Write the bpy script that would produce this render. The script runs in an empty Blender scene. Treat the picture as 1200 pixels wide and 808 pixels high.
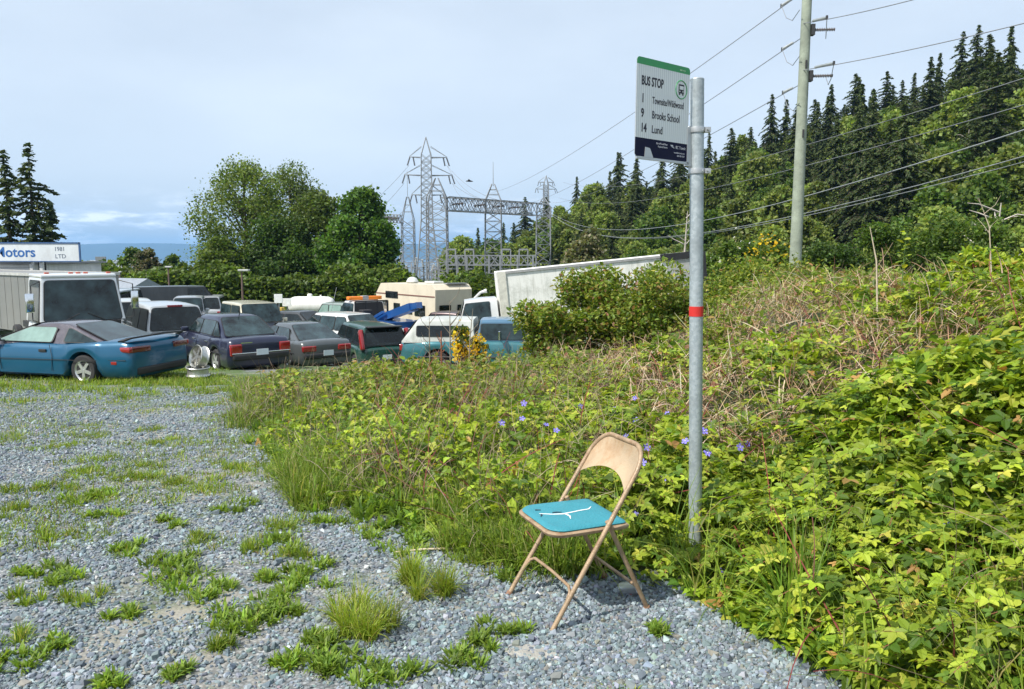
import bpy, bmesh, math, random
import numpy as np
from mathutils import Vector, Matrix, Quaternion
random.seed(7); rng = np.random.default_rng(7)
C = bpy.context.scene.collection
SC = bpy.context.scene
# ------------------------------------------------------------------ camera, world, sun, exposure
F = 867.0; PITCH = math.radians(6.7); CAMZ = 1.65
cam_d = bpy.data.cameras.new('camera'); cam = bpy.data.objects.new('camera', cam_d); C.objects.link(cam)
cam.location = (0, 0, CAMZ); cam.rotation_euler = (math.radians(90) - PITCH, 0, 0)
cam_d.sensor_width = 36; cam_d.lens = 36 * F / 1200; cam_d.clip_start = 0.05; cam_d.clip_end = 60000
SC.camera = cam
SUN_EL = math.radians(51); SUN_AZ = math.atan2(-0.80, -0.60)      # azimuth from +Y towards +X
sdir = Vector((math.sin(SUN_AZ) * math.cos(SUN_EL), math.cos(SUN_AZ) * math.cos(SUN_EL), math.sin(SUN_EL)))
world = bpy.data.worlds.new('World'); SC.world = world; world.use_nodes = True
wn = world.node_tree.nodes; wl = world.node_tree.links; wn.clear()
def N(nodes, t, **kw):
    n = nodes.new(t)
    for k, v in kw.items(): setattr(n, k, v)
    return n
out = N(wn, 'ShaderNodeOutputWorld')
sky = N(wn, 'ShaderNodeTexSky', sky_type='NISHITA', sun_disc=False, sun_elevation=SUN_EL, sun_rotation=SUN_AZ, altitude=50, air_density=1.0, dust_density=1.5, ozone_density=1.0)
bg = N(wn, 'ShaderNodeBackground'); bg.inputs['Strength'].default_value = 0.08
tc = N(wn, 'ShaderNodeTexCoord'); sep = N(wn, 'ShaderNodeSeparateXYZ'); wl.new(tc.outputs['Generated'], sep.inputs[0])
def mathn(nodes, links, op, a, b=None, c=None, clamp=False):
    n = N(nodes, 'ShaderNodeMath', operation=op, use_clamp=clamp)
    for i, v in enumerate((a, b, c)):
        if v is None: continue
        if hasattr(v, 'links'): links.new(v, n.inputs[i])
        else: n.inputs[i].default_value = v
    return n.outputs[0]
def ramp(nodes, links, fac, stops, interp='LINEAR'):
    r = N(nodes, 'ShaderNodeValToRGB'); r.color_ramp.interpolation = interp
    e = r.color_ramp.elements
    while len(e) < len(stops): e.new(0.5)
    for i, (p, c) in enumerate(stops):
        e[i].position = p; e[i].color = (*c, 1) if len(c) == 3 else c
    links.new(fac, r.inputs[0]); return r.outputs[0]
def mixc(nodes, links, fac, a, b, mode='MIX'):
    m = N(nodes, 'ShaderNodeMix', data_type='RGBA', blend_type=mode)
    for key, v in ((0, fac), (6, a), (7, b)):
        if hasattr(v, 'links'): links.new(v, m.inputs[key])
        else: m.inputs[key].default_value = v if key == 0 else ((*v, 1) if len(v) == 3 else v)
    return m.outputs[2]
# thin high cloud veil over all the sky
mp = N(wn, 'ShaderNodeMapping'); mp.inputs['Scale'].default_value = (1.2, 1.2, 3.5); wl.new(tc.outputs['Generated'], mp.inputs[0])
nz = N(wn, 'ShaderNodeTexNoise'); nz.inputs['Scale'].default_value = 1.6; nz.inputs['Detail'].default_value = 7; nz.inputs['Roughness'].default_value = .55; wl.new(mp.outputs[0], nz.inputs[0])
veil = ramp(wn, wl, nz.outputs[0], [(.25, (.58,) * 3), (.75, (.86,) * 3)])
VEIL = (8.2, 9.2, 10.3)
c1 = mixc(wn, wl, veil, sky.outputs[0], VEIL)
# cumulus bank low over the strait
mp2 = N(wn, 'ShaderNodeMapping'); mp2.inputs['Scale'].default_value = (7, 7, 30); wl.new(tc.outputs['Generated'], mp2.inputs[0])
nz2 = N(wn, 'ShaderNodeTexNoise'); nz2.inputs['Scale'].default_value = 1.5; nz2.inputs['Detail'].default_value = 8; nz2.inputs['Roughness'].default_value = .6; wl.new(mp2.outputs[0], nz2.inputs[0])
band = ramp(wn, wl, sep.outputs[2], [(0.0, (.6,) * 3), (.018, (.75,) * 3), (.045, (1,) * 3), (.062, (.35,) * 3), (.085, (0,) * 3)])
cl = ramp(wn, wl, nz2.outputs[0], [(.44, (0,) * 3), (.60, (1,) * 3)])
cf = mathn(wn, wl, 'MULTIPLY', band, cl)
cshade = ramp(wn, wl, nz2.outputs[0], [(.47, (7.0, 8.9, 11.6)), (.58, (13.5, 13.9, 14.4))])
c2 = mixc(wn, wl, cf, c1, cshade)
wl.new(c2, bg.inputs[0]); wl.new(bg.outputs[0], out.inputs[0])
sl = bpy.data.lights.new('sun', 'SUN'); sl.energy = 4.6; sl.angle = math.radians(.55); sl.color = (1, .95, .87)
so = bpy.data.objects.new('sun', sl); C.objects.link(so); so.rotation_euler = sdir.to_track_quat('Z', 'Y').to_euler()
SC.view_settings.view_transform = 'Standard'; SC.view_settings.look = 'None'; SC.view_settings.exposure = 0.52; SC.view_settings.gamma = 1
SC.view_settings.use_curve_mapping = False
SC.cycles.max_bounces = 6; SC.cycles.transparent_max_bounces = 6; SC.cycles.volume_bounces = 0

# ------------------------------------------------------------------ helpers
def ray(px, py):
    f = Vector((0, math.cos(PITCH), -math.sin(PITCH))); u = Vector((0, math.sin(PITCH), math.cos(PITCH)))
    return f + Vector((1, 0, 0)) * ((px - 600) / F) + u * ((404 - py) / F)
def at(px, py, Y):
    d = ray(px, py); return Vector((0, 0, CAMZ)) + d * (Y / d.y)
def ss(a, b, x):
    t = np.clip((x - a) / (b - a), 0, 1); return t * t * (3 - 2 * t)
_perm = np.random.default_rng(3).random((256, 256))
def vnoise(x, y):
    x = np.asarray(x, float); y = np.asarray(y, float)
    xi = np.floor(x).astype(int); yi = np.floor(y).astype(int); fx = x - xi; fy = y - yi
    fx = fx * fx * (3 - 2 * fx); fy = fy * fy * (3 - 2 * fy)
    a = _perm[xi & 255, yi & 255]; b = _perm[(xi + 1) & 255, yi & 255]; c = _perm[xi & 255, (yi + 1) & 255]; d = _perm[(xi + 1) & 255, (yi + 1) & 255]
    return (a * (1 - fx) + b * fx) * (1 - fy) + (c * (1 - fx) + d * fx) * fy
def fnoise(x, y, o=4):
    s = 0; a = .5; t = 0
    for k in range(o):
        s = s + a * vnoise(x * 2 ** k + 17.3 * k, y * 2 ** k + 5.1 * k); t += a; a *= .5
    return s / t
EDGE = np.array([(1.75, -6), (1.6, -3), (1.45, 0), (1.35, 1.8), (1.21, 2.67), (.94, 3.37), (.55, 3.75), (0, 3.95), (-.5, 4.35), (-1, 4.75), (-1.6, 5.2), (-2.0, 6.2),
                 (-2.6, 7.5), (-3.4, 9.2), (-4.2, 10.8), (-4.5, 12.2), (-4.2, 13.4), (-3.0, 15.2), (-.8, 16.5), (1.2, 18), (3.2, 20.5), (4.4, 23), (5.5, 25), (10, 30), (14, 45), (18, 62), (140, 62), (140, -6)])
def edge_dist(x, y):
    """signed distance to the edge of the overgrown bank, positive inside it"""
    x = np.asarray(x, float); y = np.asarray(y, float)
    d = np.full(np.broadcast(x, y).shape, 1e9); ins = np.zeros(d.shape, bool)
    n = len(EDGE)
    for i in range(n):
        ax, ay = EDGE[i]; bx, by = EDGE[(i + 1) % n]
        dx, dy = bx - ax, by - ay
        t = np.clip(((x - ax) * dx + (y - ay) * dy) / (dx * dx + dy * dy), 0, 1)
        d = np.minimum(d, np.hypot(x - ax - t * dx, y - ay - t * dy))
        if ay != by:
            c = ((ay > y) != (by > y)) & (x < (bx - ax) * (y - ay) / (by - ay) + ax)
            ins ^= c
    amp = (.22 + .16 * np.clip(y - 4, 0, 8)) * ss(1.2, .2, x)
    return np.where(ins, d, -d) + amp * (fnoise(x * 1.25 + 70, y * 1.25 + 11, 4) - .52) * 1.9
HU = [-.2, 0, .1, .2, .29, .46, .69, .9, 1.3, 3]; HZ = [-6, -3.5, 6, 8.5, 10.5, 17, 22.5, 26, 28, 28]
def Y0u(u): return np.interp(u, [0, .1, .3, .7, 1.2], [120, 105, 78, 55, 50])
def G(x, y):
    x = np.asarray(x, float); y = np.asarray(y, float)
    b = np.interp(y, [-50, 3, 6, 10, 15, 18.5, 21, 26, 40, 62, 100, 250, 600, 1000, 1500], [.2, 0, -.1, -.42, -.93, -1.22, -1.5, -2.15, -2.75, -3.8, -6, -12, -20, -27, -45])
    b = b + .04 * ss(15, 25, y) * (1 - ss(70, 100, y)) * np.clip(-x - 4, -3, 22)
    x0 = .6 + .1 * y; x1 = 2.7 + .21 * y; A = np.interp(y, [-6, 3, 8, 13, 20, 24, 60, 100], [.45, .52, .80, 1.15, 1.7, 1.9, 1.6, 0])
    bank = A * ss(x0, np.maximum(x1, x0 + .5), x) * (1 - ss(22, 26, y) * (1 - ss(10, 15, x)))
    z = b + bank
    u = x / np.maximum(y, 20.)
    y0 = Y0u(u); hz = np.interp(u, HU, HZ)
    k = ss(y0 - 5, y0 + 70, y) * ss(-.12, .06, u) * (1 - ss(500, 800, y))
    z = z * (1 - k) + hz * k
    z = z + .05 * (fnoise(x * .6 + 9, y * .6) - .5) * ss(2, 9, np.hypot(x, y)) + .03 * (fnoise(x * 2, y * 2 + 4) - .5)
    return z
def g(x, y): return float(G(x, y))
def gpt(px, py):
    d = ray(px, py); t = .5; o = Vector((0, 0, CAMZ))
    while t < 300:
        p = o + d * t
        if p.z < g(p.x, p.y): break
        t *= 1.002
    return p
def pole_d(x, y):
    """distance to the trodden strip in front of the sign post"""
    dx, dy = .22, 1.03; t = np.clip(((x - .75) * dx + (y - 3.0) * dy) / (dx * dx + dy * dy), 0, 1); return np.hypot(x - .75 - t * dx, y - 3.0 - t * dy)
def canopy_h(x, y):
    """height of the plants over the ground"""
    e = edge_dist(x, y)
    right = ss(.2, 1.6, x - .05 * y)
    tall = .10 + .30 * ss(0, .7, e) + (.42 * ss(.3, 1.5, e)) * right + .15 * ss(.8, 3, e) * (1 - right)
    lump = .25 + 1.25 * fnoise(x * 1.1 + 3, y * 1.1, 3) + .5 * (fnoise(x * 2.7, y * 2.7 + 8, 2) - .5)
    dx, dy = .22, 1.03; t = np.clip(((x - .75) * dx + (y - 3.0) * dy) / (dx * dx + dy * dy), 0, 1); pd = np.hypot(x - .75 - t * dx, y - 3.0 - t * dy)
    return np.where(e > 0, tall * lump * (.12 + .88 * ss(.10, .48, pd)), 0), e

MATS = {}
def mat(name, col, rough=.6, metal=0., var=.18, scale=6., bump=0., bscale=60., spec=.5, coat=0., dirt=0., dirtcol=(.16, .13, .09)):
    if name in MATS: return MATS[name]
    m = bpy.data.materials.new(name); m.use_nodes = True; nt = m.node_tree; n = nt.nodes; l = nt.links
    p = n['Principled BSDF']; t = N(n, 'ShaderNodeTexCoord')
    nz = N(n, 'ShaderNodeTexNoise'); nz.inputs['Scale'].default_value = scale; nz.inputs['Detail'].default_value = 6; nz.inputs['Roughness'].default_value = .6
    l.new(t.outputs['Object'], nz.inputs[0])
    lo = tuple(c * (1 - var) for c in col); hi = tuple(min(1, c * (1 + var)) for c in col)
    c = ramp(n, l, nz.outputs[0], [(.3, lo), (.7, hi)])
    if dirt > 0:
        n2 = N(n, 'ShaderNodeTexNoise'); n2.inputs['Scale'].default_value = scale * 1.7; n2.inputs['Detail'].default_value = 8; n2.inputs['Roughness'].default_value = .7
        mpd = N(n, 'ShaderNodeMapping'); mpd.inputs['Scale'].default_value = (1, 1, .35); l.new(t.outputs['Object'], mpd.inputs[0]); l.new(mpd.outputs[0], n2.inputs[0])
        f = ramp(n, l, n2.outputs[0], [(.48, (0,) * 3), (.72, (dirt,) * 3)])
        c = mixc(n, l, f, c, dirtcol)
    l.new(c, p.inputs['Base Color'])
    rr = ramp(n, l, nz.outputs[0], [(.3, (rough * .85,) * 3), (.7, (min(1, rough * 1.2),) * 3)]); l.new(rr, p.inputs['Roughness'])
    p.inputs['Metallic'].default_value = metal; p.inputs['Specular IOR Level'].default_value = spec
    p.inputs['Coat Weight'].default_value = coat; p.inputs['Coat Roughness'].default_value = .08
    if bump > 0:
        b = N(n, 'ShaderNodeBump'); b.inputs['Strength'].default_value = bump; b.inputs['Distance'].default_value = .02
        n3 = N(n, 'ShaderNodeTexNoise'); n3.inputs['Scale'].default_value = bscale; n3.inputs['Detail'].default_value = 5; l.new(t.outputs['Object'], n3.inputs[0])
        l.new(n3.outputs[0], b.inputs['Height']); l.new(b.outputs[0], p.inputs['Normal'])
    MATS[name] = m; return m
def leafmat(name, trans=.44, rough=.5, spec=.35, tint=(1.25, 1.25, .55)):
    m = bpy.data.materials.new(name); m.use_nodes = True; nt = m.node_tree; n = nt.nodes; l = nt.links
    p = n['Principled BSDF']; o = n['Material Output']
    a = N(n, 'ShaderNodeAttribute', attribute_name='Col')
    l.new(a.outputs[0], p.inputs['Base Color']); p.inputs['Roughness'].default_value = rough; p.inputs['Specular IOR Level'].default_value = spec
    tr = N(n, 'ShaderNodeBsdfTranslucent'); l.new(mixc(n, l, 1.0, a.outputs[0], tint, 'MULTIPLY'), tr.inputs[0])
    mx = N(n, 'ShaderNodeMixShader'); mx.inputs[0].default_value = trans
    l.new(p.outputs[0], mx.inputs[1]); l.new(tr.outputs[0], mx.inputs[2]); l.new(mx.outputs[0], o.inputs[0]); return m
LEAF = leafmat('leaf'); NEEDLE = leafmat('needle_leaf', .28, .6, .25); DRY = leafmat('dry_stem', .15, .8, .1, (1, .95, .8))

class MB:
    def __init__(s): s.v = []; s.f = []
    def add(s, vs, fs):
        k = len(s.v); s.v += [tuple(v) for v in vs]; s.f += [tuple(i + k for i in f) for f in fs]; return s
    def box(s, c, d, R=None, taper=1.):
        c = Vector(c); vs = []
        for z in (-.5, .5):
            for x, y in ((-.5, -.5), (.5, -.5), (.5, .5), (-.5, .5)):
                k = taper if z > 0 else 1
                p = Vector((x * d[0] * k, y * d[1] * k, z * d[2]))
                if R is not None: p = R @ p
                vs.append(c + p)
        return s.add(vs, [(3, 2, 1, 0), (4, 5, 6, 7), (0, 1, 5, 4), (1, 2, 6, 5), (2, 3, 7, 6), (3, 0, 4, 7)])
    def bbox(s, c, d, b=.02, R=None):
        """box with chamfered edges"""
        bm = bmesh.new(); bmesh.ops.create_cube(bm, size=1)
        bmesh.ops.scale(bm, vec=d, verts=bm.verts); bmesh.ops.bevel(bm, geom=bm.edges[:], offset=b, segments=2, affect='EDGES', profile=.6)
        bm.verts.index_update()
        vs = [(Vector(c) + ((R @ v.co) if R is not None else v.co)) for v in bm.verts]; fs = [[v.index for v in f.verts] for f in bm.faces]; bm.free()
        return s.add(vs, fs)
    def bar(s, p, q, w, h=None):
        p = Vector(p); q = Vector(q); d = q - p
        if d.length < 1e-6: return s
        R = d.to_track_quat('Z', 'Y').to_matrix(); return s.box((p + q) / 2, (w, h or w, d.length), R)
    def tube(s, pts, r, n=8, cap=True, closed=False):
        pts = [Vector(p) for p in pts]; m = len(pts); rs = r if hasattr(r, '__len__') else [r] * m
        vs = []; prev = None
        for i, p in enumerate(pts):
            if closed: t = pts[(i + 1) % m] - pts[i - 1]
            else: t = pts[min(i + 1, m - 1)] - pts[max(i - 1, 0)]
            t = t.normalized() if t.length > 1e-9 else Vector((0, 0, 1))
            if prev is None:
                a = Vector((0, 0, 1)) if abs(t.z) < .9 else Vector((1, 0, 0)); nrm = t.cross(a).normalized()
            else: nrm = (prev - t * prev.dot(t)).normalized()
            prev = nrm; bn = t.cross(nrm)
            for k in range(n):
                a = 2 * math.pi * k / n; vs.append(p + (nrm * math.cos(a) + bn * math.sin(a)) * rs[i])
        fs = []
        for i in range(m if closed else m - 1):
            j = (i + 1) % m
            for k in range(n): fs.append((i * n + k, i * n + (k + 1) % n, j * n + (k + 1) % n, j * n + k))
        if cap and not closed: fs += [tuple(range(n))[::-1], tuple((m - 1) * n + k for k in range(n))]
        return s.add(vs, fs)
    def lathe(s, prof, o=(0, 0, 0), R=None, n=20):
        """profile of (radius, height) turned round the z axis"""
        vs = []; o = Vector(o)
        for r, h in prof:
            for k in range(n):
                a = 2 * math.pi * k / n; p = Vector((r * math.cos(a), r * math.sin(a), h))
                vs.append(o + (R @ p if R is not None else p))
        fs = []
        for i in range(len(prof) - 1):
            for k in range(n): fs.append((i * n + k, i * n + (k + 1) % n, (i + 1) * n + (k + 1) % n, (i + 1) * n + k))
        fs += [tuple(range(n))[::-1], tuple((len(prof) - 1) * n + k for k in range(n))]
        return s.add(vs, fs)
    def panel(s, pts, th=.006):
        """flat plate: the outline sits at +th/2 and -th/2 along its normal"""
        pts = [Vector(p) for p in pts]; n = len(pts); nr = Vector((0, 0, 0))
        for i in range(n): nr += (pts[i] - pts[0]).cross(pts[(i + 1) % n] - pts[0])
        nr.normalize(); a = [p - nr * th / 2 for p in pts]; b = [p + nr * th / 2 for p in pts]
        return s.add(a + b, [tuple(range(n))[::-1], tuple(range(n, 2 * n))] + [(i, (i + 1) % n, n + (i + 1) % n, n + i) for i in range(n)])
    def build(s, name, m, parent=None, smooth=None, loc=None):
        me = bpy.data.meshes.new(name); me.from_pydata(s.v, [], s.f); me.update()
        bm = bmesh.new(); bm.from_mesh(me); bmesh.ops.recalc_face_normals(bm, faces=bm.faces); bm.to_mesh(me); bm.free()
        if m is not None: me.materials.append(m)
        if smooth:
            me.shade_smooth(); me.set_sharp_from_angle(angle=math.radians(smooth))
        o = bpy.data.objects.new(name, me); C.objects.link(o)
        if parent is not None: o.parent = parent
        if loc is not None: o.location = loc
        return o
def tag(o, label=None, cat=None, group=None, kind=None):
    if label: o['label'] = label
    if cat: o['category'] = cat
    if group: o['group'] = group
    if kind: o['kind'] = kind
    return o
def thing(name, label, cat, loc=(0, 0, 0), rz=0, group=None):
    o = bpy.data.objects.new(name, None); C.objects.link(o); o.empty_display_size = .1
    o.location = loc; o.rotation_euler = (0, 0, rz); return tag(o, label, cat, group)
def text_obj(body, size, name, m, parent, mtx, sx=1., depth=.001, bold=0, align='LEFT'):
    cu = bpy.data.curves.new(name, 'FONT'); cu.body = body; cu.size = size; cu.extrude = depth; cu.offset = bold; cu.align_x = align; cu.resolution_u = 4
    t = bpy.data.objects.new(name, cu); C.objects.link(t)
    bpy.context.view_layer.update(); dg = bpy.context.evaluated_depsgraph_get()
    me = bpy.data.meshes.new_from_object(t.evaluated_get(dg)); bpy.data.objects.remove(t)
    me.transform(Matrix.Diagonal((sx, 1, 1, 1))); me.transform(mtx); me.materials.clear(); me.materials.append(m)
    o = bpy.data.objects.new(name, me); C.objects.link(o); o.parent = parent; return o

# numpy instancing of small leaf-like pieces into ONE mesh
def rotm(yaw, pitch, roll):
    cy, sy, cp, sp, cr, sr = np.cos(yaw), np.sin(yaw), np.cos(pitch), np.sin(pitch), np.cos(roll), np.sin(roll)
    R = np.empty((len(yaw), 3, 3))
    R[:, 0, 0] = cy * cp; R[:, 0, 1] = cy * sp * sr - sy * cr; R[:, 0, 2] = cy * sp * cr + sy * sr
    R[:, 1, 0] = sy * cp; R[:, 1, 1] = sy * sp * sr + cy * cr; R[:, 1, 2] = sy * sp * cr - cy * sr
    R[:, 2, 0] = -sp; R[:, 2, 1] = cp * sr; R[:, 2, 2] = cp * cr
    return R
class Cloud:
    def __init__(s): s.V = []; s.Fc = []; s.Cl = []; s.n = 0
    def add(s, tmpl, pos, yaw, pitch, roll, scale, col):
        tv, tf = tmpl; tv = np.asarray(tv, float); tf = np.asarray(tf, int); Np = len(pos)
        if Np == 0: return s
        scale = np.asarray(scale, float)
        if scale.ndim == 1: scale = np.repeat(scale[:, None], 3, 1)
        v = tv[None] * scale[:, None, :]
        R = rotm(np.asarray(yaw), np.asarray(pitch), np.asarray(roll))
        v = np.einsum('nij,nkj->nki', R, v) + np.asarray(pos)[:, None, :]
        k = len(tv); s.V.append(v.reshape(-1, 3)); s.Fc.append((tf[None] + (np.arange(Np) * k)[:, None, None]).reshape(-1, 4) + s.n)
        s.Cl.append(np.repeat(np.asarray(col), k, 0)); s.n += Np * k; return s
    def build(s, name, m, parent=None, smooth=False):
        V = np.concatenate(s.V); Fc = np.concatenate(s.Fc); Cl = np.concatenate(s.Cl)
        me = bpy.data.meshes.new(name); me.vertices.add(len(V)); me.vertices.foreach_set('co', V.ravel().astype(np.float32))
        me.loops.add(len(Fc) * 4); me.loops.foreach_set('vertex_index', Fc.ravel().astype(np.int32))
        me.polygons.add(len(Fc)); me.polygons.foreach_set('loop_start', np.arange(0, len(Fc) * 4, 4, dtype=np.int32))
        if smooth: me.polygons.foreach_set('use_smooth', np.ones(len(Fc), bool))
        ca = me.color_attributes.new('Col', 'FLOAT_COLOR', 'POINT')
        ca.data.foreach_set('color', np.concatenate([np.clip(Cl, 0, 1), np.ones((len(Cl), 1))], 1).ravel().astype(np.float32))
        if not smooth: me.polygons.foreach_set('use_smooth', np.zeros(len(Fc), bool))
        me.update(calc_edges=True); me.materials.append(m)
        o = bpy.data.objects.new(name, me); C.objects.link(o)
        if parent is not None: o.parent = parent
        return o
# templates: x is the length of the leaf
T_LEAF = ([(0, 0, 0), (.32, -.27, .06), (.72, -.22, .03), (1, 0, -.10), (.72, .22, .03), (.32, .27, .06)], [(0, 1, 2, 3), (0, 3, 4, 5)])
def _rot2(vs, a, s=1., off=(0, 0, 0)):
    c, d = math.cos(a), math.sin(a); return [(off[0] + s * (x * c - y * d), off[1] + s * (x * d + y * c), off[2] + s * z) for x, y, z in vs]
def _merge(parts):
    V = []; Q = []
    for v, f in parts: k = len(V); V += v; Q += [tuple(i + k for i in q) for q in f]
    return V, Q
T_TRI = _merge([(_rot2(T_LEAF[0], 0, .75, (.12, 0, .02)), T_LEAF[1]), (_rot2(T_LEAF[0], 1.25, .62, (.08, .02, 0)), T_LEAF[1]), (_rot2(T_LEAF[0], -1.25, .62, (.08, -.02, 0)), T_LEAF[1])])
T_IVY = ([(0, 0, 0), (-.08, -.42, -.05), (.35, -.38, .03), (.45, -.26, .05), (1, 0, -.12), (.45, .26, .05), (.35, .38, .03), (-.08, .42, -.05)], [(0, 1, 2, 3), (0, 3, 4, 4), (0, 4, 5, 5), (0, 5, 6, 7)])
T_IVY = (T_IVY[0], [(0, 1, 2, 3), (0, 3, 4, 5), (0, 5, 6, 7)])
T_CARD = ([(-.5, -.5, 0), (.5, -.4, .08), (.45, .5, 0), (-.4, .45, .1)], [(0, 1, 2, 3)])
def blade(bend, w=1., n=4, shape='grass'):
    """unit-high blade curving towards +x"""
    V = []; Q = []
    for i in range(n + 1):
        t = i / n; a = bend * t; x = (1 - math.cos(a)) / max(bend, 1e-3); z = math.sin(a) / max(bend, 1e-3)
        wd = (1 - t ** 2) * .5 + .02 if shape == 'grass' else (math.sin(math.pi * min(1, .1 + .9 * t) ** .75) * .5 + .03)
        V += [(x, -wd * w, z), (x, wd * w, z)]
        if i: k = 2 * i; Q.append((k - 2, k - 1, k + 1, k))
    return V, Q
BL = [blade(b) for b in (.3, .8, 1.3, 1.9)]; ROS = [blade(b, 1, 4, 'broad') for b in (.8, 1.3, 1.7)]
def cols(n, palette, jit=.15, gen=None):
    gen = gen or rng; p = np.asarray([c[:3] for c in palette], float); w = np.asarray([c[3] for c in palette], float); w /= w.sum()
    i = gen.choice(len(p), n, p=w); return np.clip(p[i] * (1 + gen.normal(0, jit, (n, 1))) * (1 + gen.normal(0, jit * .35, (n, 3))), .003, 1)
# ------------------------------------------------------------------ ground
def axis(lo, hi, near, n):
    """grid lines dense near zero"""
    k = 5.2; t = np.linspace(-1, 1, n); s = np.sinh(k * t) / math.sinh(k)
    return np.where(s < 0, -s * lo, s * hi) + near
_o = 3490 * (np.sinh(5.5 * np.linspace(0, 1, 90)[1:]) / math.sinh(5.5)); gx = np.concatenate([-14 - _o[::-1], np.linspace(-14, 9, 210), 9 + _o]); gy = np.concatenate([np.linspace(-60, -1, 30), np.linspace(-.8, 16, 150), 16 * (3000 / 16) ** np.linspace(.012, 1, 170)])
GX, GY = np.meshgrid(gx, gy); GZ = G(GX, GY)
V = np.stack([GX, GY, GZ], -1).reshape(-1, 3); nx, ny = len(gx), len(gy)
ii = (np.arange(ny - 1)[:, None] * nx + np.arange(nx - 1)[None]).ravel(); Q = np.stack([ii, ii + 1, ii + nx + 1, ii + nx], 1)
me = bpy.data.meshes.new('ground'); me.vertices.add(len(V)); me.vertices.foreach_set('co', V.ravel().astype(np.float32))
me.loops.add(len(Q) * 4); me.loops.foreach_set('vertex_index', Q.ravel().astype(np.int32)); me.polygons.add(len(Q)); me.polygons.foreach_set('loop_start', np.arange(0, len(Q) * 4, 4, dtype=np.int32))
me.polygons.foreach_set('use_smooth', np.ones(len(Q), bool))
E = edge_dist(GX, GY)
vg = ss(-.25, .35, E + .5 * (fnoise(GX * 1.5, GY * 1.5) - .5)); vg = np.maximum(vg, ss(58, 66, GY))
at_ = me.attributes.new('veg', 'FLOAT', 'POINT'); at_.data.foreach_set('value', vg.ravel().astype(np.float32))
me.update(calc_edges=True); ground = bpy.data.objects.new('ground', me); C.objects.link(ground); tag(ground, kind='structure')
m = bpy.data.materials.new('gravel_ground'); m.use_nodes = True; n = m.node_tree.nodes; l = m.node_tree.links; p = n['Principled BSDF']
t = N(n, 'ShaderNodeTexCoord'); pos = t.outputs['Object']
def noise(scale, det=5, rough=.6):
    z = N(n, 'ShaderNodeTexNoise'); z.inputs['Scale'].default_value = scale; z.inputs['Detail'].default_value = det; z.inputs['Roughness'].default_value = rough; l.new(pos, z.inputs[0]); return z.outputs[0]
vor = N(n, 'ShaderNodeTexVoronoi'); vor.inputs['Scale'].default_value = 62; vor.inputs['Randomness'].default_value = 1; l.new(pos, vor.inputs[0])
sc = N(n, 'ShaderNodeSeparateColor'); l.new(vor.outputs['Color'], sc.inputs[0])
stone = ramp(n, l, sc.outputs[0], [(0, (.13, .145, .155)), (.45, (.21, .228, .238)), (.8, (.29, .305, .31)), (1, (.42, .43, .42))])
gap = ramp(n, l, vor.outputs['Distance'], [(.3, (1,) * 3), (.7, (.5,) * 3)])
stone = mixc(n, l, 1, stone, gap, 'MULTIPLY')
dust = ramp(n, l, noise(1.1, 8), [(.50, (0,) * 3), (.62, (.9,) * 3)])
c = mixc(n, l, dust, stone, (.29, .27, .225))
moss = ramp(n, l, noise(.75, 8, .7), [(.54, (0,) * 3), (.64, (.65,) * 3)])
c = mixc(n, l, moss, c, (.085, .12, .03))
lot = N(n, 'ShaderNodeSeparateXYZ'); l.new(pos, lot.inputs[0])
far = N(n, 'ShaderNodeMapRange'); far.inputs[1].default_value = 9; far.inputs[2].default_value = 13; l.new(lot.outputs[1], far.inputs[0])
grs = ramp(n, l, noise(.5, 8, .7), [(.40, (0,) * 3), (.52, (1,) * 3)]); grs = mathn(n, l, 'MULTIPLY', grs, far.outputs[0]); grs = mathn(n, l, 'MULTIPLY', grs, .8)
c = mixc(n, l, grs, c, (.075, .13, .025))
va = N(n, 'ShaderNodeAttribute', attribute_name='veg')
soil = ramp(n, l, noise(7, 8, .7), [(.3, (.035, .03, .018)), (.55, (.035, .05, .015)), (.8, (.07, .075, .03))])
c = mixc(n, l, va.outputs['Fac'], c, soil)
l.new(c, p.inputs['Base Color']); p.inputs['Roughness'].default_value = .9; p.inputs['Specular IOR Level'].default_value = .2
b = N(n, 'ShaderNodeBump'); b.inputs['Strength'].default_value = .6; b.inputs['Distance'].default_value = .008
hgt = mathn(n, l, 'SUBTRACT', 1.0, vor.outputs['Distance']); hgt = mathn(n, l, 'MULTIPLY', hgt, sc.outputs[1]); l.new(hgt, b.inputs['Height']); l.new(b.outputs[0], p.inputs['Normal'])
me.materials.append(m)
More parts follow.
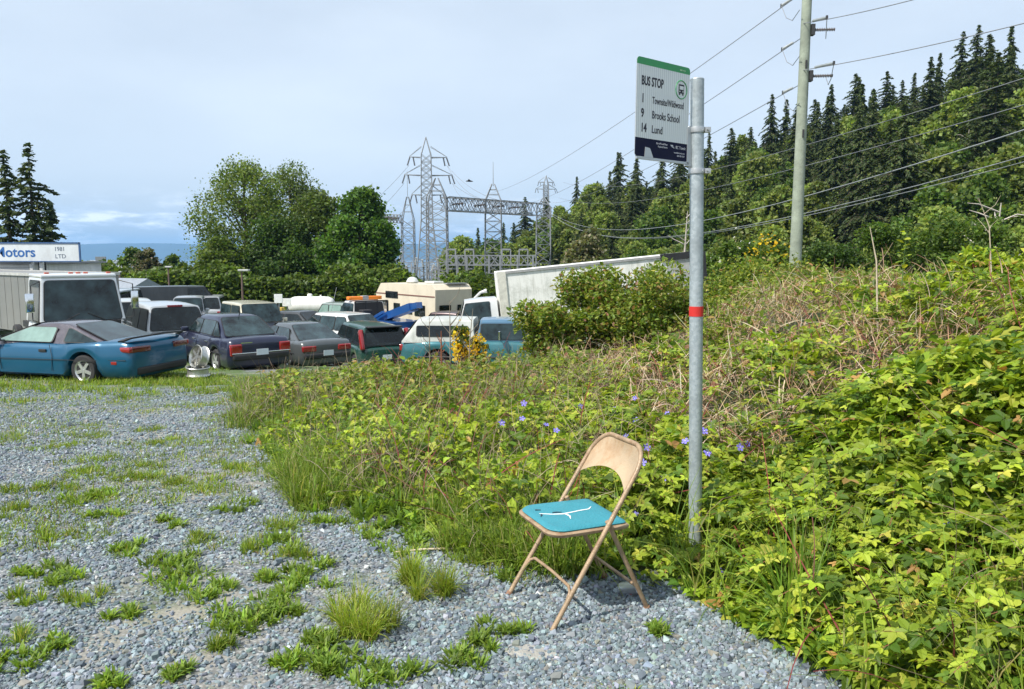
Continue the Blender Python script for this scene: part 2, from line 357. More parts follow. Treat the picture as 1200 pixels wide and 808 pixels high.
# loose crushed stones lying on top of it
def gravel():
    N_ = 205000
    Yl, Yh = 2.0, 14.0
    y = Yl * (Yh / Yl) ** rng.random(N_) ; u = rng.uniform(-.85, .62, N_); x = u * y
    e = edge_dist(x, y); keep = (e < .12) & ((fnoise(x * 1.1 + 47.3, y * 1.1 + 2, 4) < .56 + .10 * rng.random(N_)) | (rng.random(N_) < .26) | ((x > -.5) & (y < 4.6))); x, y = x[keep], y[keep]; k = len(x)
    cube = ([(-.5, -.5, -.5), (.5, -.42, -.5), (.45, .5, -.5), (-.5, .4, -.5), (-.38, -.3, .5), (.3, -.42, .42), (.42, .33, .5), (-.3, .42, .38)], [(3, 2, 1, 0), (4, 5, 6, 7), (0, 1, 5, 4), (1, 2, 6, 5), (2, 3, 7, 6), (3, 0, 4, 7)])
    s = np.exp(rng.normal(math.log(.0115), .36, k))[:, None] * rng.uniform([.75, .55, .35], [1.45, 1.1, .8], (k, 3))
    s = np.minimum(s, .045) * (1 + .05 * y[:, None])
    z = G(x, y) + s[:, 2] * rng.uniform(.05, .5, k)
    cl = Cloud()
    pal = [(.15, .17, .185, 3), (.22, .24, .25, 4), (.29, .31, .315, 3), (.38, .40, .40, 1.2), (.27, .245, .20, .8), (.52, .51, .48, .15)]
    for part in range(3):
        cube2 = ([tuple(c + rng.uniform(-.13, .13) for c in v) for v in cube[0]], cube[1]); m_ = np.arange(k) % 3 == part
        kk = m_.sum(); cl.add(cube2, np.stack([x, y, z], 1)[m_], rng.uniform(0, 6.28, kk), rng.normal(0, .35, kk), rng.normal(0, .35, kk), s[m_], cols(kk, pal, .14) * np.array([.74, .83, .88]))
    mm = bpy.data.materials.new('stone'); mm.use_nodes = True; a = N(mm.node_tree.nodes, 'ShaderNodeAttribute', attribute_name='Col'); pp = mm.node_tree.nodes['Principled BSDF']
    mm.node_tree.links.new(a.outputs[0], pp.inputs['Base Color']); pp.inputs['Roughness'].default_value = .8
    o = cl.build('gravel', mm); tag(o, 'loose blue grey crushed stone spread over the yard', 'gravel', kind='stuff')
gravel()
# ------------------------------------------------------------------ sea, mountains, far shore
sea = MB().add([(-16000, 500, -27), (16000, 500, -27), (16000, 12500, -27), (-16000, 12500, -27)], [(0, 1, 2, 3)]).build('sea', mat('sea_water', (.035, .07, .10), .25, 0, .2, .01, .3, .08)); tag(sea, kind='structure')
mv = MB(); K = 260; vs = []
for i in range(K):
    x = -12500 + 25000 * i / (K - 1); h = -27
    top = 95 + 130 * float(fnoise(x / 2400 + 3.1, 1.7, 5)) + 40 * math.exp(-((x + 4500) / 900) ** 2)
    for q, (yy, kk) in enumerate(((8000, 0), (8350, .55), (8900, 1), (9800, .55), (10800, 0))):
        vs.append((x, yy + 260 * float(fnoise(x / 500, q * 3.3, 3)), -30 + (top + 30) * kk * (1 if kk in (0, 1) else .7 + .6 * float(fnoise(x / 350, q * 7.1, 3)))))
mv.add(vs, [(i * 5 + q, (i + 1) * 5 + q, (i + 1) * 5 + q + 1, i * 5 + q + 1) for i in range(K - 1) for q in range(4)])
mo = mv.build('mountains', mat('mountain_forest', (.035, .055, .05), .9, 0, .4, .003), smooth=60); tag(mo, kind='structure')

# ------------------------------------------------------------------ trees
def ellipsoid_pts(n, c, r, gen, shell=.45):
    d = gen.normal(0, 1, (n, 3)); d /= np.linalg.norm(d, axis=1)[:, None]; rad = gen.random(n) ** shell
    return np.asarray(c) + d * rad[:, None] * np.asarray(r)
GREEN = [(.085, .15, .024, 4), (.12, .19, .03, 3), (.06, .11, .02, 3), (.17, .23, .04, 1)]
DARKG = [(.055, .105, .02, 4), (.08, .14, .025, 3), (.04, .075, .018, 2)]
OLIVE = [(.11, .12, .05, 3), (.16, .15, .08, 3), (.07, .09, .03, 2), (.28, .24, .17, 1)]
CONIF = [(.055, .082, .026, 4), (.075, .105, .034, 3), (.11, .135, .04, 1.8), (.035, .055, .020, 2)]
BARK = mat('bark', (.10, .08, .06), .9, 0, .35, 5, .6, 30)
PALEBARK = mat('grey_bark', (.22, .19, .16), .9, 0, .3, 5, .6, 30)
def broadleaf(name, label, cat, h, w, nblob, nleaf, size, pal, seed, group=None, base=.12, bark=None, loc=(0, 0, 0), lean=0, droop=0):
    gen = np.random.default_rng(seed); root = thing(name, label, cat, loc, group=group)
    tb = MB(); cl = Cloud()
    zc = h * (base + (1 - base) * .5)
    tb.tube([(0, 0, -.3), (.02 * h * gen.normal(), .01 * h, h * .22), (.03 * h * gen.normal() + lean, 0, h * .5), (lean * 1.5, .02 * h, h * .82)], [h * .024, h * .018, h * .012, h * .004], 8)
    tops = []
    for b in range(nblob):
        t = (b + gen.random()) / nblob; zz = h * (base + (1 - base) * (.06 + .88 * t))
        env = math.sin(math.pi * min(1, max(.0, .12 + .86 * t)) ** .9) ** .65
        a = gen.uniform(0, 6.28); rr = w * .5 * env * (gen.uniform(.25, 1.0) ** .6) * .86
        c = (lean * t + rr * math.cos(a), rr * math.sin(a), zz + gen.normal(0, .02 * h)); br = w * gen.uniform(.10, .19)
        tops.append((c, br))
        if b % 2 == 0:
            z0 = max(h * .12, zz - rr * .9 - h * .06)
            tb.tube([(lean * z0 / h, 0, z0), (c[0] * .5, c[1] * .5, (z0 + zz) * .52), c], [h * .008, h * .005, h * .0015], 5, False)
    per = nleaf // nblob
    for c, br in tops:
        k = int(per * (br / (w * .145)) ** 2); P = ellipsoid_pts(k, c, (br, br, br * .78), gen, .33)
        P += gen.normal(0, br * .13, P.shape)
        tone = 1 + gen.normal(0, .13)
        cl.add(T_CARD, P, gen.uniform(0, 6.28, k), gen.normal(0, .8, k), gen.normal(0, .8, k), gen.uniform(.6, 1.35, k) * size, cols(k, pal, .16, gen) * tone)
    k = nleaf // 7; P = ellipsoid_pts(k, (lean * .5, 0, zc), (w * .47, w * .47, (h - zc) * .95), gen, .5)
    P[:, 0] += w * .06 * gen.normal(0, 1, k); cl.add(T_CARD, P, gen.uniform(0, 6.28, k), gen.normal(0, .8, k), gen.normal(0, .8, k), gen.uniform(.5, 1.2, k) * size, cols(k, pal, .2, gen))
    cl.build('crown', LEAF, root); tb.build('trunk', bark or BARK, root, 60)
    return root
def conifer(name, label, cat, h, r, whorls, size, pal, seed, group=None, base=.08, loc=(0, 0, 0), sparse=1., sag=.35):
    gen = np.random.default_rng(seed); root = thing(name, label, cat, loc, group=group); cl = Cloud(); tb = MB()
    tb.tube([(0, 0, -1), (0, 0, h * .5), (0, 0, h * .985)], [h * .016, h * .010, h * .0015], 7)
    P = []; YA = []; PI_ = []; S = []
    for i in range(whorls):
        t = i / (whorls - 1); z = h * (base + (1 - base) * t); R = r * ((1 - t) ** .82 * .97 + .03) * gen.uniform(.45, 1.18)
        for b in range(int(gen.integers(4, 7))):
            if gen.random() > sparse: continue
            a = gen.uniform(0, 6.28); Rb = R * gen.uniform(.5, 1.25); nn = max(2, int(Rb / (size * .42)))
            if Rb > 1.2: tb.tube([(0, 0, z), (Rb * .5 * math.cos(a), Rb * .5 * math.sin(a), z + .02 * Rb), (Rb * .85 * math.cos(a), Rb * .85 * math.sin(a), z - Rb * sag * .6)], [.0035 * h * (1 - t) + .02, .03, .012], 4, False)
            for q in range(nn):
                s = (q + .6) / nn; d = Rb * s; zz = z + d * (.10 - sag * s) + gen.normal(0, .04)
                for side in (-1, 0, 1):
                    off = side * size * .38 * (1.25 - s) * 1.2; P.append((d * math.cos(a) - off * math.sin(a), d * math.sin(a) + off * math.cos(a), zz - abs(off) * .35 + gen.normal(0, .05)))
                    YA.append(a + side * .7 + gen.normal(0, .2)); PI_.append(sag + gen.normal(0, .3)); S.append((size * gen.uniform(.8, 1.5), size * gen.uniform(.28, .55), size))
    k = len(P); cl.add(T_CARD, np.array(P), np.array(YA), np.array(PI_), gen.normal(0, .5, k), np.array(S), cols(k, pal, .2, gen))
    cl.build('crown', NEEDLE, root); tb.build('trunk', BARK, root, 60); return root
def dup(root, loc, rz, s=1., label=None, group=None):
    o = root.copy(); C.objects.link(o); o.location = loc; o.rotation_euler = (0, 0, rz); o.scale = (s, s, s * random.uniform(.94, 1.08))
    if label: o['label'] = label
    if group: o['group'] = group
    for ch in list(root.children):
        c_ = ch.copy(); C.objects.link(c_); c_.parent = o
        for gch in ch.children:
            d_ = gch.copy(); C.objects.link(d_); d_.parent = c_
    return o
def onz(px, Y): X = (px - 600) / F * Y; return (X, Y, g(X, Y) - .1)
# the wooded hill: every tree of its own
GC = 'dark conifers on the wooded hill'; GD = 'leafy trees on the wooded hill'
LC = 'dark green fir or hemlock growing on the wooded hill'; LD = 'mid green leafy tree growing on the wooded hill'
con = [conifer('conifer_tree', LC, 'tree', 20, r, 50, .42, CONIF, s, GC, b, sag=sg) for r, s, b, sg in ((6.4, 11, .03, .4), (5.6, 12, .06, .5), (7.2, 13, .03, .3), (5.2, 14, .12, .5))]
dec = [broadleaf('leafy_tree', LD, 'tree', 12, w, 34, 7800, .38, pal, s, GD, .02) for w, s, pal in ((8.5, 21, [(.20, .27, .055, 4), (.27, .34, .07, 3), (.13, .19, .04, 2.5)]), (7.5, 22, [(.18, .24, .05, 4), (.25, .30, .075, 3), (.12, .17, .04, 2.5)]), (9.5, 23, GREEN), (7, 24, [(.15, .19, .04, 3), (.20, .24, .06, 2), (.09, .13, .03, 2)]))]
first = {}
def place(proto, X, Y, s, lab=None):
    z = g(X, Y) - .3; key = proto.name
    if key not in first:
        first[key] = 1; proto.location = (X, Y, z); proto.rotation_euler = (0, 0, random.uniform(0, 6.28)); proto.scale = (s, s, s); return proto
    return dup(proto, (X, Y, z), random.uniform(0, 6.28), s)
nt = 0
for row in range(11):
    u = -.03 + .02 * random.random()
    while u < 1.0:
        y0 = float(Y0u(u)); Y = y0 + row * 7.2 + random.uniform(-2.5, 2.5); X = u * Y
        if row == 0 and u < .05: u += .06; continue
        t = row / 10
        isc = random.random() < (.08 + .66 * t ** 1.4) if u > .12 else random.random() < .35
        if u > .8 and row > 5: u += .2; continue
        if isc: s = random.uniform(.55, 1.0) * (.85 + .12 * (u > .3)) * (1 if u > .12 else .72); place(random.choice(con), X, Y, s)
        else: s = random.uniform(.6, 1.05) * (.8 if row < 2 else 1); place(random.choice(dec), X, Y, s)
        nt += 1; u += (5.3 + random.uniform(-1.1, 1.4)) / Y * (1.0 if not isc else .85)
# tips that stand out of the ridge line
for px, py, Y in ((727, 180, 165), (745, 192, 165), (676, 208, 175), (700, 213, 172), (905, 112, 140), (922, 118, 142), (955, 118, 138), (975, 100, 135), (1003, 88, 134), (1040, 85, 130), (1058, 95, 128), (1092, 68, 124), (1118, 85, 122), (1160, 42, 118), (1186, 32, 115), (1140, 70, 119), (1025, 110, 120), (880, 150, 140), (860, 160, 143), (1215, 40, 112)):
    P = at(px, py, Y); X = P.x; gz = g(X, Y) - .3; hh = P.z - gz
    o = dup(con[(px // 3) % 4], (X, Y, gz), random.uniform(0, 6.28), 1.); o.scale = (max(.62, hh / 21) * random.uniform(.85, 1.25), max(.62, hh / 21) * random.uniform(.85, 1.25), hh / 20); nt += 1
for px, py, Y, v in ((615, 232, 180, 0), (602, 262, 165, 1), (640, 232, 185, 2), (560, 268, 190, 3), (590, 262, 200, 1)):
    P = at(px, py, Y); gz = g(P.x, Y) - .3; hh = P.z - gz; o = dup(con[v], (P.x, Y, gz), px, 1.); o.scale = (hh / 19, hh / 19, hh / 20); o['label'] = 'dark conifer standing behind the substation frames'; o['group'] = 'conifers behind the substation'
for px, py, Y, v in ((541, 276, 170, 0), (528, 284, 175, 1), (575, 282, 150, 2), (556, 292, 160, 3), (600, 285, 150, 0), (625, 280, 140, 2)):
    P = at(px, py, Y); gz = g(P.x, Y) - .3; hh = P.z - gz; o = dup(dec[v], (P.x, Y, gz), px, 1.); k = hh / 12; o.scale = (k * .9, k * .9, k); o['label'] = 'bright green leafy tree behind the substation frames'; o['group'] = 'leafy trees behind the substation'
for k in range(34):
    px = 655 + k * 17 + random.uniform(-6, 6); Y = float(np.interp(px, [650, 850, 1000, 1230], [170, 146, 134, 116])); py = float(np.interp(px, [650, 700, 760, 850, 900, 960, 1050, 1100, 1150, 1240], [236, 226, 212, 178, 150, 138, 120, 108, 88, 70])) + random.uniform(-8, 14)
    P = at(px, py, Y); gz = g(P.x, Y) - .3; hh = max(7, P.z - gz)
    if random.random() < .72: o = dup(con[k % 4], (P.x, Y, gz), random.uniform(0, 6.28), 1.); o.scale = (hh / 18 * random.uniform(.8, 1.2), hh / 18, hh / 20)
    else: o = dup(dec[k % 4], (P.x, Y, gz), random.uniform(0, 6.28), 1.); o.scale = (hh / 15, hh / 15, hh / 12)
# grey-white dead snags on the hill
def snag(px, py, Y, h, lab):
    P = at(px, py, Y); z0 = P.z - h; mb = MB(); mb.tube([(0, 0, 0), (.1, 0, h * .5), (.3, 0, h)], [.16, .12, .03], 6)
    for k in range(9):
        a = random.uniform(0, 6.28); z = h * random.uniform(.35, .95); rr = random.uniform(.8, 2.2); mb.tube([(.2 * z / h, 0, z), (rr * math.cos(a) * .6, rr * math.sin(a) * .6, z + .5), (rr * math.cos(a), rr * math.sin(a), z + random.uniform(.3, 1.4))], [.06, .045, .02], 4, False)
    o = mb.build('dead_snag', mat('snag_wood', (.42, .38, .33), .9), None, 60, (P.x, Y, z0)); tag(o, lab, 'dead tree')
snag(1133, 152, 95, 9, 'pale bare dead snag with forked top standing in the hill forest near the right edge')
snag(802, 248, 70, 9, 'short pale dead snag on the lower hill just left of the wooden utility pole')
snag(1168, 238, 50, 8, 'thin pale dead snag low on the hill above the brambles at the right')
# single trees below the hill
def tall(proto_h, px, ytop, Y): P = at(px, ytop, Y); gz = g(P.x, Y) - .2; return P.z - gz, (P.x, Y, gz)
for nm, lab, px, yt, wpx, Y, nb, nl, sz, pal, sd in (
    ('alder_tree', 'tall airy light green tree at the left end of the big clump behind the lot', 283, 187, 135, 72, 62, 26000, .155, [(.14, .20, .035, 4), (.20, .26, .06, 3), (.09, .14, .025, 3)], 31),
    ('alder_tree', 'thin topped green tree in the middle of the big clump behind the lot', 338, 196, 108, 76, 50, 17000, .155, [(.12, .17, .04, 4), (.08, .13, .025, 3), (.17, .21, .07, 2)], 32),
    ('leafy_tree', 'rounded olive green tree between the airy alder and the dark maple', 372, 222, 100, 71, 44, 20000, .18, [(.10, .145, .03, 4), (.07, .11, .022, 3), (.13, .17, .04, 1.5)], 33),
    ('maple_tree', 'dense dark green maple at the right end of the big clump behind the lot', 424, 219, 92, 66, 44, 22000, .22, [(.085, .17, .028, 4), (.12, .22, .035, 3), (.05, .10, .02, 2)], 34),
    ('leafy_tree', 'low yellow green tree in front of the foot of the airy alder', 262, 282, 75, 66, 26, 12000, .17, [(.10, .15, .025, 4), (.14, .19, .035, 2), (.06, .10, .018, 2)], 35),
    ('leafy_tree', 'dark green tree filling the gap under the clump behind the propane tank', 330, 262, 120, 68, 40, 20000, .19, DARKG, 36),
    ('leafy_tree', 'small bright green round tree left of the cream flowering tree', 152, 289, 42, 88, 22, 7000, .2, GREEN, 37),
    ('flowering_tree', 'round tree full of cream coloured flower heads behind the lot', 170, 292, 46, 84, 24, 9000, .2, OLIVE, 38),
    ('leafy_tree', 'small green tree between the cream flowering tree and the airy alder', 205, 297, 40, 86, 20, 7000, .2, GREEN, 39),
    ('leafy_tree', 'low dark green tree beside the end of the blue lettered sign building', 88, 306, 40, 66, 18, 6000, .18, DARKG, 40),
    ('flowering_tree', 'olive and cream bushy tree at the foot of the hill behind the box truck', 690, 266, 62, 60, 26, 12000, .2, [(.17, .17, .09, 3), (.12, .14, .05, 3), (.26, .23, .15, 1.2)], 41),
):
    hh, loc = tall(0, px, yt, Y); broadleaf(nm, lab, 'tree', hh, wpx / F * Y, nb, nl, sz, pal, sd, None, .04, None, loc)
for px, yt, r, sd, lab in ((32, 170, 3.3, 51, 'tall ragged fir with bare lower limbs right of the other firs behind the sign building'), (4, 178, 3.0, 52, 'ragged fir cut by the left frame edge behind the sign building'), (58, 238, 2.3, 53, 'shortest ragged fir at the right of the group behind the sign building'), (-28, 190, 3.2, 54, 'ragged fir left of the sign building mostly beyond the frame')):
    hh, loc = tall(0, px, yt, 62); conifer('fir_tree', lab, 'tree', hh, r * 1.25, 34, .42, CONIF, sd, None, .08, loc, .75, .30)
# ------------------------------------------------------------------ hedge of blackberry behind the lot
def hedge():
    cl = Cloud(); k = 80000; x = rng.uniform(-62, 4, k); y = 60 + rng.uniform(-2, 3, k); top = 2.6 + 2.9 * fnoise(x * .30, y * .3 + 5, 4) - .8 * ss(-14, 2, x) * 0
    z0 = G(x, y); z = z0 + top * (rng.random(k) ** .6) * (1 - .12 * np.abs(y - 60))
    cl.add(T_CARD, np.stack([x, y, z], 1), rng.uniform(0, 6.28, k), rng.normal(0, .7, k), rng.normal(0, .7, k), rng.uniform(.14, .34, k), cols(k, [(.11, .17, .028, 4), (.07, .115, .02, 3), (.16, .22, .04, 2)], .18) * (.6 + .8 * fnoise(x * .25 + 9, z * .8, 3))[:, None])
    tag(cl.build('blackberry_hedge', LEAF), 'long unbroken leafy green hedge along the far side of the lot', 'hedge')
hedge()
def shrub(name, label, loc, r, h, n, size, pal, seed, group=None, flowers=None):
    gen = np.random.default_rng(seed); root = thing(name, label, 'shrub', loc, group=group); cl = Cloud(); st = MB(); n0 = 16
    for b in range(n0):
        a = gen.uniform(0, 6.28); rr = r * gen.random() ** .6 * .75; c = (rr * math.cos(a), rr * math.sin(a), h * gen.uniform(.25, .82)); br = r * gen.uniform(.25, .42)
        k = n // n0; P = ellipsoid_pts(k, c, (br, br, br * .85), gen, .4); P[:, 2] = np.maximum(P[:, 2], .02)
        cl.add(T_LEAF, P, gen.uniform(0, 6.28, k), gen.normal(-.2, .6, k), gen.normal(0, .6, k), gen.uniform(.7, 1.3, k) * size, cols(k, pal, .17, gen)); st.tube([(0, 0, 0), (c[0] * .6, c[1] * .6, c[2] * .6), c], [.012, .008, .003], 5, False)
    cl.build('foliage', LEAF, root); st.build('stem', mat('cane', (.14, .08, .05), .7), root)
    if flowers:
        fc = Cloud(); k = flowers[0]; a = gen.uniform(0, 6.28, k); rr = r * .85 * gen.random(k) ** .5; z = h * (.35 + .6 * gen.random(k) * (1 - .4 * (rr / r)))
        fc.add(T_CARD, np.stack([rr * np.cos(a), rr * np.sin(a), z], 1), a, gen.normal(0, .8, k), gen.normal(0, .8, k), gen.uniform(.6, 1.3, k) * flowers[2], cols(k, flowers[1], .15, gen)); fc.build('flowers', LEAF, root)['kind'] = 'stuff'
    return root
YEL = [(.75, .50, .02, 3), (.62, .42, .03, 1), (.8, .6, .05, 1)]
def sh(px, ytop, Y, wpx, name, lab, n, size, pal, seed, fl=None):
    P = at(px, ytop, Y); gz = g(P.x, Y) - .05; h = max(.4, P.z - gz); return shrub(name, lab, (P.x, Y, gz), wpx / F * Y / 2, h * 1.12, n, size, pal, seed, None, fl)
sh(902, 272, 33, 64, 'broom_shrub', 'broom shrub with yellow flowers left of the foot of the wooden utility pole', 5000, .16, GREEN, 61, (420, YEL, .11))
sh(868, 262, 36, 78, 'leafy_shrub', 'green shrub with scattered white blossoms left of the yellow broom by the utility pole', 6000, .17, GREEN, 62, (60, [(.75, .75, .7, 1)], .1))
sh(840, 290, 38, 60, 'leafy_shrub', 'green shrub behind the rear end of the white box truck', 4000, .18, GREEN, 63)
sh(780, 288, 42, 110, 'leafy_shrub', 'wide dull green shrub behind the roof of the white box truck', 6000, .2, DARKG, 64)
sh(975, 285, 34, 90, 'leafy_shrub', 'dark green shrub right of the wooden utility pole', 6000, .17, DARKG, 65)
sh(1050, 262, 34, 110, 'leafy_shrub', 'tall green shrub behind the dry canes at the right', 7000, .17, GREEN, 66)
sh(1150, 255, 30, 120, 'leafy_shrub', 'broad green shrub at the foot of the hill at the right edge', 7000, .17, GREEN, 67)
# ------------------------------------------------------------------ electricity: towers, gantries, poles, wires
STEEL = mat('galvanised_steel', (.27, .285, .30), .5, .3, .15, .5)
INSUL = mat('insulator', (.10, .085, .08), .35, 0, .2, 3)
def lattice(mb, p0, p1, w0, w1, n, t=.12, ts=None):
    """four legged lattice from p0 to p1 with square widths w0, w1"""
    p0 = Vector(p0); p1 = Vector(p1); d = (p1 - p0).normalized()
    a = Vector((1, 0, 0)) if abs(d.x) < .8 else Vector((0, 0, 1)); b = d.cross(a).normalized(); a = b.cross(d)
    ts = ts or t * .6; prev = None
    for i in range(n + 1):
        k = i / n; c = p0.lerp(p1, k); w = (w0 + (w1 - w0) * k) / 2
        q = [c + a * sx * w + b * sy * w for sx, sy in ((-1, -1), (1, -1), (1, 1), (-1, 1))]
        if prev:
            for j in range(4):
                mb.bar(prev[j], q[j], t); jj = (j + 1) % 4
                mb.bar(prev[j], q[jj], ts); mb.bar(prev[jj], q[j], ts)
                if i < n: mb.bar(q[j], q[jj], ts)
        prev = q
def insul(mb, p, q, r=.13, n=9):
    p = Vector(p); q = Vector(q); d = q - p; R = d.to_track_quat('Z', 'Y').to_matrix(); prof = []
    for i in range(n):
        h = d.length * (i + .5) / n; prof += [(r * .35, h - d.length / n * .4), (r, h), (r * .35, h + d.length / n * .3)]
    mb.lathe(prof, p, R, 8)
def tower(px, ytop, Y, arms, base_w, lab, t=.16, group=None):
    P = at(px, ytop, Y); gz = g(P.x, Y) - .5; H = P.z - gz; root = thing('transmission_tower', lab, 'power tower', (P.x, Y, gz)); root.rotation_euler = (0, 0, .12)
    mb = MB(); z1 = H * .52; lattice(mb, (0, 0, 0), (0, 0, z1), base_w, 2.3, 9, t); lattice(mb, (0, 0, z1), (0, 0, H * .90), 2.3, 1.9, 9, t * .9); 
    for sx, sy in ((-.95, -.95), (.95, -.95), (.95, .95), (-.95, .95)): mb.bar((sx, sy, H * .90), (0, 0, H), t * .8)
    mb.build('body', STEEL, root)
    ends = []
    for yy, l, r in arms:
        zz = (at(px, yy, Y).z - gz)
        for sgn, L in ((-1, l), (1, r)):
            L = L / F * Y; a = MB()
            for sy in (-.8, .8): a.bar((sgn * .9, sy, zz), (sgn * L, 0, zz + .1), t * .8); a.bar((sgn * .9, sy, zz + 2.1), (sgn * L, 0, zz + .15), t * .5)
            for k in (.3, .6): a.bar((sgn * L * k, -.8 * (1 - k), zz), (sgn * L * k, .8 * (1 - k), zz), t * .5)
            a.build('cross_arm', STEEL, root)
            for q, dx in ((0, .1), (1, .75)):
                i_ = MB(); insul(i_, (sgn * (L - dx), 0, zz), (sgn * (L - dx) + (.5 * sgn if q == 0 else .3), -.9, zz - 1.7), .17, 8); i_.build('insulator', INSUL, root)
            ends.append(root.matrix_basis @ Vector((sgn * L, -.9, zz - 1.6)) if False else Vector((P.x + sgn * L, Y - .9, gz + zz - 1.6)))
    return ends
ends = tower(499, 161, 150, ((185, 19, 24), (206, 25, 30), (229, 17, 20)), 5.6, 'tall lattice transmission tower with three tiers of arms left of the substation frames', .17)
ends2 = tower(640, 206, 330, ((214, 9, 9), (222, 12, 12)), 7, 'small far lattice tower above the trees at the right end of the substation', .3)
def column(px, ypeak, ytop, Y, w, rod, lab):
    P = at(px, ytop, Y); gz = g(P.x, Y) - .5; H = P.z - gz; Hp = at(px, ypeak, Y).z - gz; root = thing('substation_column', lab, 'steel column', (P.x, Y, gz), group='lattice columns of the substation')
    mb = MB(); lattice(mb, (0, 0, 0), (0, 0, H), w, w * .92, 11, .13); mb.build('shaft', STEEL, root)
    pk = MB()
    for sx, sy in ((-1, -1), (1, -1), (1, 1), (-1, 1)): pk.bar((sx * w * .45, sy * w * .45, H), (sx * .2, sy * .2, Hp), .12)
    for k in (.35, .65): 
        ww = w * .45 * (1 - k)
        for a_, b_ in (((-1, -1), (1, -1)), ((1, -1), (1, 1)), ((1, 1), (-1, 1)), ((-1, 1), (-1, -1))): pk.bar((a_[0] * ww, a_[1] * ww, H + (Hp - H) * k), (b_[0] * ww, b_[1] * ww, H + (Hp - H) * k), .08)
    pk.build('peak', STEEL, root)
    if rod: hr = at(px, rod, Y).z - gz; MB().tube([(0, 0, Hp - .3), (0, 0, hr)], [.06, .03], 5).build('lightning_rod', STEEL, root)
    return P
column(512, 209, 232, 108, 3.0, None, 'thick lattice column of the substation standing just right of the tall transmission tower')
column(578, 216, 235, 114, 2.6, 190, 'lattice column in the middle of the substation topped with a long lightning rod')
column(637, 233, 243, 122, 2.4, None, 'lattice column of the substation nearest to the box truck roof')
column(478, 231, 258, 150, 2.6, 200, 'farther lattice column left of the tall transmission tower with a lightning rod')
def beam(pa, pb, w, lab, n=16):
    root = thing('substation_beam', lab, 'steel beam', tuple(pa)); mb = MB(); d = Vector(pb) - Vector(pa); lattice(mb, (0, 0, 0), d, w, w, n, .12); mb.build('truss', STEEL, root)
    for k in (.13, .35, .55, .72):
        c = d * k; i_ = MB(); insul(i_, c + Vector((-.9, -1.3, -.1)), c + Vector((.9, -1.5, .1)), .26, 8); i_.build('insulator', INSUL, root)
beam(at(521, 239, 107.5), at(630, 246, 121.5), 1.9, 'long horizontal lattice beam joining the tops of the substation columns')
beam(at(448, 256, 151), at(471, 257, 149.5), 1.6, 'short far lattice beam left of the tall transmission tower', 6)
def bus_frame():
    Y = 100; P = at(523, 325, Y); root = thing('busbar_frame', 'low steel trestle of the substation with upright frames along its top', 'steel frame', (P.x, Y, P.z - 1.5)); s = Y / F
    mb = MB(); L = 104 * s; z0 = (325 - 311) * s + 1.5; z1 = (325 - 300) * s + 1.5
    for yy in (-.8, .8):
        mb.bar((0, yy, z0), (L, yy, z0), .16); mb.bar((0, yy, z1), (L, yy, z1), .14)
        for k in range(12): a = L * k / 12; b = L * (k + 1) / 12; mb.bar((a, yy, z0), (b, yy, z1), .09); mb.bar((a, yy, z1), (b, yy, z0), .09)
    mb.build('truss', STEEL, root)
    for k in (1, 13, 24, 50, 63, 83, 101):
        q = MB(); q.bar((k * s, -.8, -3), (k * s, -.8, z1), .2); q.bar((k * s, .8, -3), (k * s, .8, z1), .2); q.build('leg', STEEL, root)
    for k in (6, 27, 70, 90):
        q = MB(); a = (k - 5) * s; b = (k + 5) * s; zt = (325 - 293) * s + 1.5
        for x in (a, b): q.bar((x, 0, z0 - .6), (x, 0, zt), .17)
        q.bar((a, 0, zt), (b, 0, zt), .22); q.bar((a, 0, z0 - .5), (b, 0, z0 - .5), .2); q.build('switch_frame', STEEL, root)
bus_frame()
def misc_bus():
    Y = 118; root = thing('switchgear', 'jumble of grey posts and bushings at the foot of the tall transmission tower', 'switchgear', (at(455, 330, Y).x, Y, g(-18, Y)))
    s = Y / F; zz = at(470, 330, Y).z - root.location.z
    for k in range(14):
        x = k * 4.6 * s; h = zz + random.uniform(1.2, 3.6); p_ = MB(); p_.bar((x, random.uniform(-2, 2), 0), (x, 0, h), .22); p_.build('post', STEEL, root)
        if k % 2: i_ = MB(); insul(i_, (x, 0, h), (x + random.uniform(-.5, .5), 0, h + 1.3), .28, 6); i_.build('bushing', mat('grey_porcelain', (.45, .45, .43), .3), root)
    q = MB()
    for z in (zz + 1, zz + 2.2, zz + 3): q.bar((0, 0, z), (62 * s, 0, z), .1)
    q.build('busbar', STEEL, root)
misc_bus()
# wooden utility pole
WOOD = mat('weathered_pole', (.25, .285, .225), .85, 0, .25, 3, .5, 25)
UX, UY = (930 - 600) / F * 25.2, 25.2
def upole():
    gz = g(UX, UY) - .3; root = thing('utility_pole', 'tall weathered wooden utility pole with side insulators rising from the brambles', 'utility pole', (UX, UY, gz)); top = 17.5 - gz
    MB().tube([(0, 0, 0), (0, 0, top * .5), (0, 0, top)], [.215, .165, .12], 14).build('shaft', WOOD, root, 60)
    pts = {}
    for k, (yy,) in enumerate(((36,), (90,), (-22,))):
        z = at(942, yy, UY).z - gz; p_ = MB(); p_.box((.2, -.05, z), (.12, .2, .34)); p_.build('bracket', mat('dark_bracket', (.06, .06, .06), .5, .5), root)
        i_ = MB(); insul(i_, (.22, -.05, z), (.95, -.05, z + .02), .06, 13); i_.build('post_insulator', INSUL, root)
    for k in range(2): q = MB(); q.box((0, -.19, 8 + k * 2.2), (.05, .05, .25)); q.build('bolt_plate', mat('dark_bracket', (.06, .06, .06)), root)
    return gz
upole()
WIRE = mat('wire', (.26, .27, .29), .5, .5, .1, 3)
WIREL = mat('pale_wire', (.33, .35, .36), .5, .4, .1, 3)
